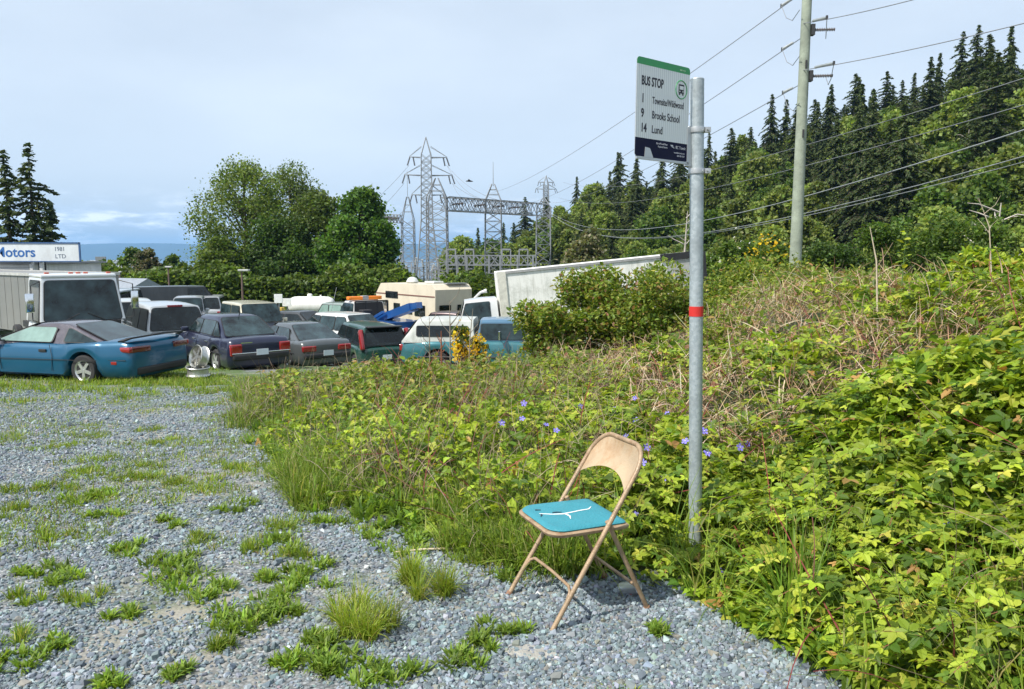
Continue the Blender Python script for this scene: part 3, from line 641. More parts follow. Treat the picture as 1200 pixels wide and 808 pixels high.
def wire(p, q, sag, lab, r=.013, m=None, ins=None, jumper=None, name='power_line'):
    p = Vector(p); q = Vector(q); pts = [p.lerp(q, k / 28) - Vector((0, 0, sag * 4 * (k / 28) * (1 - k / 28))) for k in range(29)]
    root = thing(name, lab, 'power line', tuple(p)); mb = MB(); mb.tube([x - p for x in pts], [r * (1 + .0 * k) for k in range(29)], 5); mb.build('conductor', m or WIRE, root)
    if ins:
        d = (q - p).normalized(); i_ = MB(); insul(i_, d * ins[0], d * (ins[1] + .25), .048, 14); i_.build('strain_insulator', mat('glass_insulator', (.30, .33, .34), .25), root)
        e = d * (ins[1] + .32); s_ = 1 if ins[2] > 0 else -1
        c = MB(); c.box(e, (.06, .04, .12)); c.build('clamp', mat('dark_bracket', (.06, .06, .06)), root)
        dst = Vector(ins[3]) - p; j = MB(); j.tube([e, e.lerp(dst, .3) + Vector((0, 0, -.35)), e.lerp(dst, .65) + Vector((0, 0, -.38)), dst], .012, 5); j.build('jumper', WIRE, root)
for k, (y0, gpx, gpy) in enumerate(((-12, 577, 226), (42, 612, 240), (97, 645, 238))):
    p = at(942 - k * 2, y0 + 2, UY); q = at(gpx, gpy, (114, 118, 125)[k])
    wire(p, q, 1.0, ('topmost', 'middle', 'lowest')[k] + ' of the three wires running from the wooden pole down to the substation', .015, WIRE, (.65, 1.15, 1, at(937, y0 + 24, UY - .2)))
for k, (y0, xe, ye) in enumerate(((-32, 1300, -150), (28, 1200, -37), (83, 1300, 2))):
    p = at(942 - k * 2, y0, UY); q = at(xe, ye, 16)
    wire(p, q, .1, ('highest wire leaving the wooden pole to the right out of the frame top', 'upper visible wire from the wooden pole to the top right', 'lower visible wire from the wooden pole crossing the sky to the right edge')[k], .013, WIRE, (.7, 1.25, 1, at(968, y0 + 8, UY - .2)))
for k, (x0, y0, x1, y1, m_, r, lab) in enumerate(((640, 246, 1300, 120, WIREL, .022, 'thick pale cable sloping across the hill above the other two pale cables'), (641, 248, 1300, 155, WIREL, .017, 'middle pale cable crossing in front of the wooded hill'), (642, 249, 1300, 163, WIREL, .014, 'lowest pale cable crossing in front of the wooded hill'),
        (660, 214, 1300, 60, WIRE, .014, 'upper thin dark wire crossing the conifer tops'), (655, 232, 1300, 94, WIRE, .014, 'lower thin dark wire crossing the middle of the hill'))):
    sg = (3.2, 3.4, 3.3, 1.8, 1.8)[k]; wire(at(x0, y0, 122), at(x1, y1, 19), sg, lab, r, m_)
for k, (e, x1, y1) in enumerate(((1, 566, 234), (1, 590, 236), (3, 556, 236), (3, 606, 240), (5, 540, 236), (0, 400, 262), (2, 395, 285), (4, 405, 292))):
    wire(ends[e], at(x1, y1, 110 if k < 5 else 175), 1.2, 'thin conductor between the tall tower and the substation beams' if k < 5 else 'thin conductor leaving the tall tower to the left', .03)
    C.objects[-1].parent['group'] = 'thin conductors on the tall tower'
for k, (px, yt, Y) in enumerate(((353, 196, 140), (436, 215, 140))):
    P = at(px, yt, Y); gz = g(P.x, Y); tag(MB().tube([(0, 0, 0), (0, 0, P.z - gz)], [.09, .04], 6).build('antenna_mast', STEEL, None, None, (P.x, Y, gz)), ('thin mast showing above the airy alder tree', 'thin mast showing above the dark maple tree')[k], 'mast')
# street lamps, billboard, buildings
DARKM = mat('dark_metal', (.045, .045, .05), .5, .3)
def lamp(px, ytop, Y, lab, head=(.9, .35, .16), arm=.0):
    P = at(px, ytop, Y); gz = g(P.x, Y) - .1; H = P.z - gz; root = thing('street_lamp', lab, 'lamp post', (P.x, Y, gz)); MB().tube([(0, 0, 0), (0, 0, H - .1)], [.09, .06], 8).build('pole', mat('rusty_pole', (.13, .085, .07), .7), root); MB().bbox((arm + .05, 0, H), head, .04).build('lamp_head', mat('lamp_grey', (.42, .43, .42), .4), root)
lamp(283, 317, 52, 'lamp post with a flat pale head in front of the big clump of trees', (.75, .4, .13), .12)
lamp(197, 313, 58, 'thin dark lamp post in front of the small trees left of the clump', (.5, .3, .12))
lamp(145, 318, 60, 'left one of a pair of thin dark posts behind the chrome truck mirror', (.2, .2, .1)); lamp(140, 319, 57, 'right hand neighbour of the pair of thin dark posts behind the truck mirror', (.2, .2, .1))
root = thing('billboard', 'dark grey billboard seen from behind on two posts near the shore', 'billboard', (at(118, 303, 150).x, 150, g(-83, 150))); bz = at(118, 306, 150).z - root.location.z
MB().bbox((0, 0, bz), (2.1 * 1.0, .2, 1.7), .02).build('panel', mat('dull_grey', (.17, .19, .2), .8), root)
for s in (-.5, .5): MB().tube([(s, .25, 0), (s, .25, bz)], .1, 6).build('leg', DARKM, root)
WHITEW = mat('white_wall', (.62, .63, .62), .7, 0, .08, 1.5, 0, 50, dirt=.5, dirtcol=(.3, .3, .27))
def sign_building():
    Y = 34; s = Y / F; P = at(93, 285, Y); x1 = P.x; root = thing('sign_building', 'white low building carrying a long board of blue lettering on its front', 'building', (x1, Y, P.z)); gz = g(x1, Y) - P.z
    MB().box((-7.0, 3.2, (gz - .95) / 2), (9.0, 6, abs(gz) - .98)).build('wall', WHITEW, root)
    for z in (-1.12, -1.34): MB().box((-7.0, .185, z), (9.0, .02, .015)).build('siding_line', mat('grey_line', (.3, .3, .3)), root)
    b = MB().bbox((-6, 0, -.42), (12, .16, .80), .01).build('sign_board', mat('sign_white', (.60, .64, .66), .55, 0, .06, 1, dirt=.25), root)
    fr = MB(); BL_ = mat('blue_trim', (.03, .09, .22), .5)
    fr.box((-6, -.085, .0), (12.1, .05, .06)); fr.box((-6, -.085, -.84), (12.1, .05, .04)); fr.box((.04, -.085, -.41), (.07, .05, .88)); fr.build('trim', BL_, b)
    R = Matrix.Rotation(math.radians(90), 4, 'X')
    text_obj('Motors', .62, 'lettering', mat('blue_letter', (.02, .11, .33), .5), b, Matrix.Translation((-3.84 + (-.0), -.084, -.62)) @ R, 1.0, .003, .012)
    text_obj('1981', .26, 'lettering', mat('grey_letter', (.10, .13, .18), .6), b, Matrix.Translation((-1.12, -.083, -.36)) @ R, .95, .002, .002)
    text_obj('LTD', .26, 'lettering', mat('grey_letter', (.10, .13, .18), .6), b, Matrix.Translation((-1.10, -.083, -.69)) @ R, 1.05, .002, .002)
    for x in (-2.3, -1.85): MB().box((x, .1, gz / 2 - .42), (.14, .14, abs(gz) - .86)).build('post', WHITEW, root)
    MB().box((-2.08, .5, gz / 2 - .42), (.3, .1, abs(gz) - .9)).build('doorway', mat('dark_opening', (.01, .01, .012)), root)
    MB().box((-7, 3.2, -.9), (9.4, 6.4, .1)).build('roof', mat('grey_roof', (.22, .23, .24), .8), root)
sign_building()
def house(px, ytop, Y, w, d, h, roofh, wall, roof, lab, rz=0):
    P = at(px, ytop, Y); root = thing('building', lab, 'building', (P.x, Y, P.z - h - roofh), rz); MB().box((0, 0, h / 2 - 2), (w, d, h + 4)).build('wall', wall, root)
    o = w / 2 + .3; e = d / 2 + .4; MB().add([(-o, -e, h), (o, -e, h), (o, e, h), (-o, e, h), (-o, 0, h + roofh), (o, 0, h + roofh)], [(0, 1, 5, 4), (2, 3, 4, 5), (0, 4, 3), (1, 2, 5), (3, 2, 1, 0)]).build('roof', roof, root)
    for k in range(3): MB().box((-w * .3 + k * w * .3, -d / 2 - .02, h * .55), (w * .12, .06, h * .3)).build('window', mat('dark_window', (.03, .04, .05), .1), root)
BR = mat('blue_grey_roof', (.24, .27, .31), .6, .2)
house(140, 326, 56, 6, 5, 1.3, 1.5, mat('shed_wall', (.2, .21, .22), .8), BR, 'low shed with a sloping blue grey roof behind the chrome truck mirror', -.5)
house(128, 305, 520, 26, 14, 6, 2, WHITEW, BR, 'white waterfront building farthest left under the mountains'); house(150, 308, 560, 20, 12, 5, 3, mat('tan_wall', (.42, .36, .28), .8), mat('red_roof', (.25, .09, .06), .8), 'tan waterfront house with a reddish roof'); house(108, 310, 480, 18, 12, 5, 3, WHITEW, mat('grey_roof', (.22, .23, .24), .8), 'white waterfront house with a grey gable roof'); house(182, 311, 600, 22, 14, 5, 3, WHITEW, mat('red_roof', (.25, .09, .06), .8), 'white waterfront house near the cream flowering tree')
# ------------------------------------------------------------------ vehicles
TYRE = mat('tyre_rubber', (.025, .025, .026), .85, 0, .3, 20); RIM = mat('alloy_rim', (.62, .63, .64), .3, .7, .1, 10); STEELRIM = mat('steel_rim', (.30, .31, .32), .5, .6)
BLACK = mat('black_plastic', (.02, .02, .022), .55); CHROME = mat('chrome', (.75, .76, .78), .12, 1.0, .05); REDL = mat('red_lens', (.26, .010, .012), .18, 0, .1, 20, coat=1.); AMB = mat('amber_lens', (.8, .22, .02), .3, 0, .1, 20)
CLEAR = mat('clear_lens', (.6, .62, .64), .15, .3, .1, 20); PLATE = mat('plate_white', (.62, .68, .74), .4, 0, .05)
GLS = mat('car_glass', (.008, .012, .013), .06, .0, .9, 2.5, spec=.45); GLSP = mat('pale_car_glass', (.20, .30, .27), .08, 0, .3, 2.0, spec=.8); GLST = mat('teal_car_glass', (.020, .036, .040), .06, .0, .95, 2.2, spec=.45)  # opaque panes: light and dark seen through the glass are put into its colour
def paint(name, col, dirt=.3): return mat(name, col, .32, .25, .06, .9, 0, coat=.7, dirt=dirt, dirtcol=tuple(.5 * c + .08 for c in col))
def wheel(parent, x, y, r, rimmat=RIM, w=.2, spokes=5):
    s = 1 if y > 0 else -1; R = Matrix.Rotation(math.radians(-90 * s), 3, 'X'); root = bpy.data.objects.new('wheel', None); C.objects.link(root); root.parent = parent; root.location = (x, y, r)
    MB().lathe([(r * .62, -w / 2), (r * .9, -w / 2), (r, -w * .32), (r, w * .32), (r * .92, w / 2), (r * .66, w / 2), (r * .62, w * .35)], (0, 0, 0), R, 26).build('tyre', TYRE, root, 40)
    mb = MB(); mb.lathe([(r * .52, w * .0), (r * .60, w * .42), (r * .66, w * .50), (r * .66, w * .44), (r * .60, -w * .1)], (0, 0, 0), R, 26)
    for k in range(spokes):
        a = 2 * math.pi * k / spokes + .3; d = Vector((math.cos(a), math.sin(a), 0)); t = Vector((-d.y, d.x, 0)); q = [d * r * .1 - t * r * .11, d * r * .1 + t * r * .11, d * r * .60 + t * r * .10, d * r * .60 - t * r * .10]
        mb.panel([R @ (v + Vector((0, 0, w * .38))) for v in q], .03)
    mb.lathe([(r * .17, w * .3), (r * .17, w * .42), (r * .08, w * .45)], (0, 0, 0), R, 12); mb.build('rim', rimmat, root, 40)
def body_loft(mb, L, W, top, sill, wheels, wr, nose_t=.9, tail_t=.9, rnd=.16):
    xs = set(np.linspace(-L / 2, L / 2, 34).tolist()); 
    for e in (0, .02, .05, .1, .17, .26): xs |= {-L / 2 + e, L / 2 - e}
    for xw in wheels:
        for k in np.linspace(-1, 1, 15): xs.add(xw + math.sin(k * math.pi / 2) * (wr + .065))
    xs = sorted(xs); tx = [p[0] for p in top]; tz = [p[1] for p in top]; rows = []
    for x in xs:
        e = min(L / 2 - x, x + L / 2); k = math.sqrt(max(0, 1 - (1 - min(e / rnd, 1)) ** 2)); t = min(1, max(0, (abs(x) / (L / 2) - .55) / .45)); tp = nose_t if x > 0 else tail_t
        w = W / 2 * (1 - (1 - tp) * t * t) * (.86 + .14 * k); zt = float(np.interp(x, tx, tz)); zb = sill; zm = (zb + zt) / 2; zt = zm + (zt - zm) * (.62 + .38 * k); zb = zm - (zm - zb) * (.72 + .28 * k)
        for xw in wheels:
            dd = (wr + .065) ** 2 - (x - xw) ** 2
            if dd >= 0: zb = max(zb, min(zt - .12, wr + math.sqrt(dd)))
        h = zt - zb
        sec = [(0, zb), (w * .88, zb), (w * .975, zb + .08 * h), (w, zb + .42 * h), (w * .995, zb + .62 * h), (w * .965, zb + .84 * h), (w * .93, zb + .95 * h), (w * .87, zt), (w * .5, zt + .025), (0, zt + .035)]
        rows.append([(x, y, z) for y, z in sec] + [(x, -y, z) for y, z in sec[-2:0:-1]])
    n = len(rows[0]); vs = [v for r_ in rows for v in r_]; fs = []
    for i in range(len(rows) - 1):
        for j in range(n): fs.append((i * n + j, i * n + (j + 1) % n, (i + 1) * n + (j + 1) % n, (i + 1) * n + j))
    fs += [tuple(range(n))[::-1], tuple((len(rows) - 1) * n + j for j in range(n))]; mb.add(vs, fs)
def rpoly(pts, r=.07, n=4):
    pts = [Vector(p) for p in pts]; o = []; k = len(pts)
    for i in range(k):
        p, a, b = pts[i], pts[i - 1] - pts[i], pts[(i + 1) % k] - pts[i]; rr = min(r, a.length * .45, b.length * .45); A = p + a.normalized() * rr; B = p + b.normalized() * rr
        for j in range(n + 1): t = j / n; o.append(A * (1 - t) ** 2 + p * 2 * t * (1 - t) + B * t * t)
    return o
def glass_panel(pts, name, m, parent, r=.07):
    """rounded pane with a black rubber seal around it"""
    pts = [Vector(p) for p in pts]; c = sum(pts, Vector()) / len(pts); nr = (pts[1] - pts[0]).cross(pts[2] - pts[0]).normalized()
    if nr.dot(c - Vector((c.x * .3, 0, .6))) < 0: nr = -nr
    pane = MB().panel([p + nr * .004 for p in rpoly(pts, r)], .010).build(name, m, parent)
    MB().panel([c + (p - c) * (1 + .028 / max(.1, (p - c).length)) for p in rpoly(pts, r)], .008).build('seal', BLACK, pane)
class Cab:
    """greenhouse: belt line, roof and the glass set into it"""
    def __init__(s, x0, x1, x2, x3, belt, H, wb, wt): s.__dict__.update(locals())
    def y(s, z): return s.wb + (s.wt - s.wb) * (z - s.belt) / (s.H - s.belt)
    def hull(s, mb):
        pts = [(s.x3, s.belt - .05), (s.x3 + (s.x2 - s.x3) * .5, (s.belt + s.H) / 2), (s.x2, s.H), (s.x2 * .65 + s.x1 * .35, s.H + .02), (s.x1 * .65 + s.x2 * .35, s.H + .02), (s.x1, s.H), (s.x0 + (s.x1 - s.x0) * .5, (s.belt + s.H) / 2), (s.x0, s.belt - .05)]
        rows = []
        for x, z in pts:
            zz = max(z, s.belt); hh = max(0.001, (z - s.belt)); y0, y1 = s.wb, s.y(zz); hf = [(y0, s.belt - .05), (s.y(s.belt + hh * .5), s.belt + hh * .5), (y1 + .003, zz - .075 * (hh > .1)), (y1 - .014, zz - .035 * (hh > .1)), (y1 - .045, zz - .01 * (hh > .1)), (y1 - .10, zz), (y1 * .5, zz + .014)]; rows.append([(x, a, b_) for a, b_ in hf] + [(x, 0, zz + .02)] + [(x, -a, b_) for a, b_ in hf[::-1]])
        n = 15; mb.add([v for r_ in rows for v in r_], [(i * n + j, i * n + j + 1, (i + 1) * n + j + 1, (i + 1) * n + j) for i in range(len(rows) - 1) for j in range(n - 1)])
    def xr(s, z): return s.x3 + (s.x2 - s.x3) * (z - s.belt) / (s.H - s.belt)
    def xf(s, z): return s.x0 + (s.x1 - s.x0) * (z - s.belt) / (s.H - s.belt)
    def side(s, parent, spans, m, zlo=.05, zhi=.10, mg=.07, name='side_window'):
        lo = s.belt + zlo; hi = s.H - zhi
        for xa, xb in spans:
            for sg in (1, -1):
                q = [(max(xa, s.xr(lo) + mg), lo), (min(xb, s.xf(lo) - mg), lo), (min(xb, s.xf(hi) - mg), hi), (max(xa, s.xr(hi) + mg), hi)]
                if q[2][0] - q[3][0] < .04: q = q[:2] + [((q[2][0] + q[3][0]) / 2, hi)]
                glass_panel([(x, sg * (s.y(z) + .012), z) for x, z in q], name, m, parent, .06)
    def front(s, parent, m, a=.06, name='windshield', lo=.04, hi=.94):
        dz = s.H - s.belt; P = lambda t, sg: (s.x0 + (s.x1 - s.x0) * t, sg * (s.y(s.belt + dz * t) - a), s.belt + dz * t)
        nx = Vector((dz, 0, s.x0 - s.x1)).normalized() * .03
        glass_panel([Vector(P(lo, -1)) + nx, Vector(P(lo, 1)) + nx, Vector(P(hi, 1)) + nx, Vector(P(hi, -1)) + nx], name, m, parent, .11)
    def rear(s, parent, m, a=.08, name='rear_window', lo=.06, hi=.92):
        dz = s.H - s.belt; P = lambda t, sg: (s.x3 + (s.x2 - s.x3) * t, sg * (s.y(s.belt + dz * t) - a), s.belt + dz * t)
        nx = Vector((-dz, 0, s.x2 - s.x3)).normalized() * .03
        glass_panel([Vector(P(lo, 1)) + nx, Vector(P(lo, -1)) + nx, Vector(P(hi, -1)) + nx, Vector(P(hi, 1)) + nx], name, m, parent, .11)
def vehicle(name, label, cat, X, Y, hd, L, W, top, pm, cab, spans, wr=.32, wx=None, sill=.22, glass=GLS, rim=RIM, tail=None, head=True, plate=True, bump=BLACK, cabm=None, group=None, rg=None, wg=None, nose_t=.88, tail_t=.92, mirror=True, dz=0):
    z = g(X, Y) + dz; root = thing(name, label, cat, (X, Y, z), math.radians(hd), group); wx = wx or (L * .31, -L * .29)
    b = MB(); body_loft(b, L, W, top, sill, wx, wr, nose_t, tail_t); b.build('body', pm, root, 50)
    MB().box((0, 0, sill + .22), (L - .5, W - .52, .36)).build('underbody', BLACK, root)
    c = Cab(*cab); cb = MB(); c.hull(cb); cb.build('cabin', cabm or pm, root, 30); c.side(root, spans, glass); c.front(root, wg or glass); c.rear(root, rg or glass)
    for x in wx:
        for s in (-1, 1): wheel(root, x, s * (W / 2 - .13), wr, rim)
    zt = float(np.interp(-L / 2, [p[0] for p in top], [p[1] for p in top])); zf = float(np.interp(L / 2, [p[0] for p in top], [p[1] for p in top])); tw = W / 2 * tail_t
    if Y < 32 and name != 'sports_coupe':
        xs_ = sorted({a for a, b_ in spans if a > -L * .3} | {max(b_ for a, b_ in spans) - .05}) if spans else []
        for s in (-1, 1):
            for xx in xs_:
                MB().tube([(xx - .03, s * (W / 2 * .93), c.belt - .03), (xx - .04, s * (W / 2 + .003), .70), (xx - .03, s * (W / 2 * .985), sill + .08)], .007, 5).build('door_seam', BLACK, root)
            for xx in xs_[:-1]: MB().bbox((xx + .16, s * (W / 2 * .985), c.belt - .12), (.16, .04, .035), .01).build('door_handle', CHROME if name != 'suv' else BLACK, root)
            MB().tube([(-L * .40, s * (W / 2 * .975), .56), (0, s * (W / 2 + .006), .56), (L * .38, s * (W / 2 * .97), .56)], .018, 5).build('rub_strip', BLACK, root)
    if tail != 'none':
        ty = tail or ('box', .22, .2)
        for s in (-1, 1):
            if ty[0] == 'box': MB().bbox((-L / 2 + .05, s * (tw - ty[1] / 2 - .04), zt - .1 - ty[2] / 2), (.16, ty[1], ty[2]), .03).build('taillight', REDL, root, 60)
            else: MB().bbox((c.x3 * .5 + c.x2 * .5 - .02, s * (c.wb * .96 - .04), (c.belt + c.H) / 2 - .12), (.16, .16, c.H - c.belt + .15), .05, Matrix.Rotation(-math.atan2(c.x2 - c.x3, c.H - c.belt) * -1, 3, 'Y')).build('taillight', REDL, root, 60)
    if head:
        for s in (-1, 1): MB().bbox((L / 2 - .06, s * (W / 2 * nose_t - .22), zf - .16), (.14, .3, .14), .03).build('headlight', CLEAR, root, 60)
        MB().bbox((L / 2 + .01, 0, zf - .2), (.06, W * .42, .14), .02).build('grille', BLACK, root, 60)
    if bump:
        MB().bbox((-L / 2 - .0, 0, .50), (.16, W * .9 * tail_t, .17), .05).build('bumper', bump, root, 60); MB().bbox((L / 2 + .0, 0, .46), (.16, W * .9 * nose_t, .17), .05).build('bumper', bump, root, 60)
    if plate: MB().box((-L / 2 - .045 if not bump else -L / 2 - .095, 0, zt - .32 if zt < 1.15 else .75), (.015, .31, .155)).build('licence_plate', PLATE, root)
    if mirror:
        for s in (-1, 1): MB().bbox((c.x0 - .28, s * (c.wb + .13), c.belt + .09), (.12, .2, .14), .04).build('mirror', cabm or pm, root, 60)
    return root, c
# teal sports coupe in front
def coupe():
    L = 4.9; W = 1.88; TL = paint('teal_paint', (.001, .080, .165), .0)
    top = [(-2.45, .90), (-2.2, .965), (-1.5, .93), (-.6, .86), (.6, .86), (1.2, .80), (2.0, .66), (2.45, .52)]
    r, c = vehicle('sports_coupe', 'teal blue two door sports coupe with a dark roof parked on the grass', 'car', -10.05, 16.75, 165, L, W, top, TL, (1.35, .25, -.55, -1.85, .86, 1.27, .80, .55), [], .325, (1.42, -1.20), .17, GLST, RIM, 'none', True, False, None, mat('dark_roof', (.075, .065, .08), .25, .2, coat=1.), mirror=True, tail_t=.93)
    c.side(r, [(-.30, 1.3)], GLSP, .035, .075, .045); c.side(r, [(-1.80, -.62)], GLST, .05, .09, .14, 'quarter_window')
    for s in (-1, 1):
        MB().tube([(-.42, s * .945, .30), (-.45, s * .95, .60), (-.36, s * .915, .86)], .006, 5).build('door_seam', BLACK, r); MB().tube([(.95, s * .945, .28), (.98, s * .95, .55), (1.02, s * .89, .83)], .006, 5).build('door_seam', BLACK, r)
        MB().bbox((-.18, s * .925, .725), (.19, .03, .06), .01).build('door_handle', BLACK, r); MB().bbox((-1.98, s * .905, .51), (.2, .03, .07), .012).build('side_marker', REDL, r)
        MB().tube([(-2.3, s * .90, .575), (-1.0, s * .952, .545), (.9, s * .955, .53), (2.2, s * .86, .5)], .007, 5).build('trim_line', BLACK, r)
        MB().bbox((-2.26, s * .845, .79), (.36, .10, .12), .035, Matrix.Rotation(s * -.16, 3, 'Z')).build('side_lens', REDL, r, 60); MB().bbox((-2.415, s * .60, .79), (.10, .50, .13), .03, Matrix.Rotation(s * -.1, 3, 'Z')).build('taillight', mat('dark_red_lens', (.10, .008, .01), .2, 0, .1, 20, coat=1.), r, 60)
    MB().tube([(-1.25, -.955, .76), (-1.35, -.956, .79), (-1.42, -.952, .75), (-1.35, -.956, .70), (-1.25, -.955, .73)], .006, 5).build('fuel_door', BLACK, r)
    sp = MB(); rows = [(-.86, .96, -2.10), (-.78, 1.02, -2.25), (0, 1.055, -2.36), (.78, 1.02, -2.25), (.86, .96, -2.10)]
    for k in range(4): a, b_ = rows[k], rows[k + 1]; sp.panel([(a[2], a[0], a[1]), (b_[2], b_[0], b_[1]), (b_[2] - .14, b_[0], b_[1] + .015), (a[2] - .14, a[0], a[1] + .015)], .035)
    sp.build('spoiler', BLACK, r, 60)
    MB().bbox((-2.42, 0, .33), (.12, 1.5, .16), .04).build('rear_valance', BLACK, r)
    MB().tube([(-.2, -.952, .38), (-.05, -.955, .35), (.02, -.953, .41)], .008, 4).build('scratch', mat('bare_scratch', (.6, .6, .58)), r)
coupe()
GR = 'cars and trucks standing in the lot'
def up(Lh, b, h, t): return [(-Lh, t), (-Lh + .25, t + .03), (-Lh * .5, b), (Lh * .35, b), (Lh * .5, b - .03), (Lh - .3, h), (Lh, h - .12)]
# navy sedan
r, c = vehicle('sedan', 'dark navy blue four door sedan seen from behind beside the loose wheel rims', 'car', -8.05, 20.85, 131, 4.65, 1.76, up(2.32, .93, .82, .93), paint('navy_paint', (.014, .018, .048), .12), (1.15, .45, -.85, -1.75, .93, 1.44, .76, .56), [(-1.5, -1.0), (-.93, -.02), (.06, 1.1)], .32, None, .2, GLST, RIM, ('box', .30, .30), tail_t=.95)
MB().tube([(-.9, 0, 1.45), (-.98, 0, 1.56)], .012, 5).build('antenna', BLACK, r); MB().box((-2.335, .38, .86), (.012, .3, .022)).build('badge', CHROME, r); MB().bbox((-2.37, 0, .60), (.04, 1.55, .025), .01).build('bumper_trim', CHROME, r)
# grey coupe behind it
vehicle('coupe_car', 'low dark grey coupe with dark red tail lamps right of the navy sedan', 'car', -6.85, 23.5, 128, 4.5, 1.74, up(2.25, .88, .78, .90), paint('grey_paint', (.075, .085, .09)), (1.1, .3, -.7, -1.85, .88, 1.32, .75, .55), [(-1.2, -.1), (0, 1.0)], .31, None, .2, GLST, RIM, ('box', .42, .17))
# green sport utility
gp = paint('dark_green_paint', (.010, .060, .045))
r, c = vehicle('suv', 'dark green sport utility vehicle with tall red tail lamps', 'car', -5.25, 26.6, 118, 4.4, 1.78, [(-2.2, .98), (-1.5, 1.0), (.9, 1.0), (1.2, .96), (2.0, .86), (2.2, .7)], gp, (1.25, .7, -1.85, -2.12, 1.0, 1.64, .82, .66), [(-1.95, -1.05), (-.98, -.02), (.05, 1.2)], .34, None, .25, GLS, RIM, 'none', cabm=gp, dz=-.18)
for s in (-1, 1): MB().bbox((-2.03, s * .80, 1.24), (.20, .15, .70), .05, Matrix.Rotation(.34, 3, 'Y')).build('taillight', REDL, r, 60)
MB().bbox((-2.0, 0, 1.655), (.35, 1.2, .04), .015).build('roof_spoiler', BLACK, r)
# white hatch, dark sedan roof, light suv
vehicle('hatchback', 'white estate car with dark rear glass between the green utility vehicle and the propane tank', 'car', -7.2, 30.2, 140, 4.6, 1.8, up(2.3, .98, .9, .98), paint('white_paint', (.66, .67, .66), .15), (1.3, .5, -1.45, -2.15, .98, 1.62, .82, .64), [(-1.8, -.95), (-.88, .02), (.1, 1.2)], .34, None, .25, GLST, RIM)
vehicle('sedan', 'charcoal sedan showing only its roof beside the white estate car', 'car', -10.1, 34.2, 150, 4.5, 1.75, up(2.25, .92, .82, .92), paint('charcoal_paint', (.05, .055, .06)), (1.1, .4, -.8, -1.7, .92, 1.45, .76, .57), [(-1.4, -.1), (0, 1.1)], .32)
vehicle('suv', 'small boxy utility vehicle with green tinted glass behind the white estate car', 'car', -9.6, 41, 150, 4.1, 1.7, up(2.05, 1.0, .95, 1.0), paint('pale_green_grey_paint', (.25, .30, .28)), (1.0, .55, -1.7, -1.95, 1.0, 1.75, .8, .68), [(-1.8, -.9), (-.82, .02), (.1, 1.0)], .33, glass=GLSP)
# white pickup with canopy
wp = paint('silver_white_paint', (.50, .52, .53), .25)
r, c = vehicle('pickup_truck', 'silver white utility vehicle with a dark rear window and red brake lamp behind the coupe', 'truck', -11.45, 24.0, 127, 5.0, 1.84, [(-2.5, 1.05), (1.0, 1.05), (1.4, 1.0), (2.3, .92), (2.5, .75)], wp, (1.4, .8, -2.1, -2.42, 1.05, 1.80, .86, .70), [(-2.2, -1.1), (-1.0, .0), (.08, 1.3)], .36, None, .3, GLS)
MB().bbox((-2.10, 0, 1.80), (.12, .42, .06), .01).build('brake_lamp', REDL, r)
vehicle('suv', 'white utility vehicle with wrap of dark windows beside the chrome truck mirror', 'car', -16.6, 32.3, 120, 4.6, 1.85, up(2.3, 1.05, .95, 1.05), paint('white_paint', (.66, .67, .66)), (1.3, .7, -1.9, -2.2, 1.05, 1.78, .84, .68), [(-2.0, -1.0), (-.92, 0), (.08, 1.2)], .35)
vehicle('van', 'pale van whose roof shows above the white utility vehicle at the chrome mirror', 'van', -21.3, 40, 100, 4.9, 1.9, up(2.45, 1.1, 1.0, 1.1), paint('pale_blue_paint', (.45, .49, .52)), (1.9, 1.3, -2.2, -2.4, 1.1, 2.0, .88, .76), [(-2.0, -1.0), (-.9, .2), (.3, 1.6)], .35)
vehicle('van', 'long black van with a domed roof standing in front of the hedge', 'van', -20.2, 44.5, 30, 5.6, 1.95, up(2.8, 1.2, 1.1, 1.2), paint('black_paint', (.012, .016, .018)), (2.3, 1.5, -2.3, -2.75, 1.2, 2.25, .9, .78), [(.6, 1.9)], .36, glass=GLS)
vehicle('jeep', 'small pale boxy jeep with an upright windshield facing the camera', 'car', -16.7, 38.2, -70, 3.9, 1.75, [(-1.95, 1.05), (.2, 1.05), (.5, 1.0), (1.8, .96), (1.95, .9)], paint('pale_grey_paint', (.42, .44, .47)), (.45, .3, -1.75, -1.85, 1.05, 1.78, .76, .68), [(-1.7, -.8), (-.7, .25)], .38, glass=GLST)
vehicle('minivan', 'silver minivan seen from behind in front of the hedge', 'van', -18.5, 45.5, 105, 4.7, 1.85, up(2.35, 1.05, .95, 1.05), paint('silver_paint', (.42, .44, .46)), (1.6, .8, -1.9, -2.25, 1.05, 1.78, .84, .68), [(-1.9, -.9), (-.8, .2), (.3, 1.4)], .34)
bm_ = paint('beige_roof_paint', (.55, .52, .40))
r, c = vehicle('suv', 'two tone old utility vehicle with a beige roof over a dark blue hood', 'car', -10.6, 30.6, -52, 4.7, 1.95, [(-2.35, 1.1), (.5, 1.1), (.8, 1.08), (2.2, 1.05), (2.35, .95)], paint('dark_blue_paint', (.02, .025, .05)), (.85, .35, -2.0, -2.25, 1.1, 1.88, .86, .76), [(-2.1, -.75), (-.62, .55)], .38, None, .35, GLST, cabm=bm_)
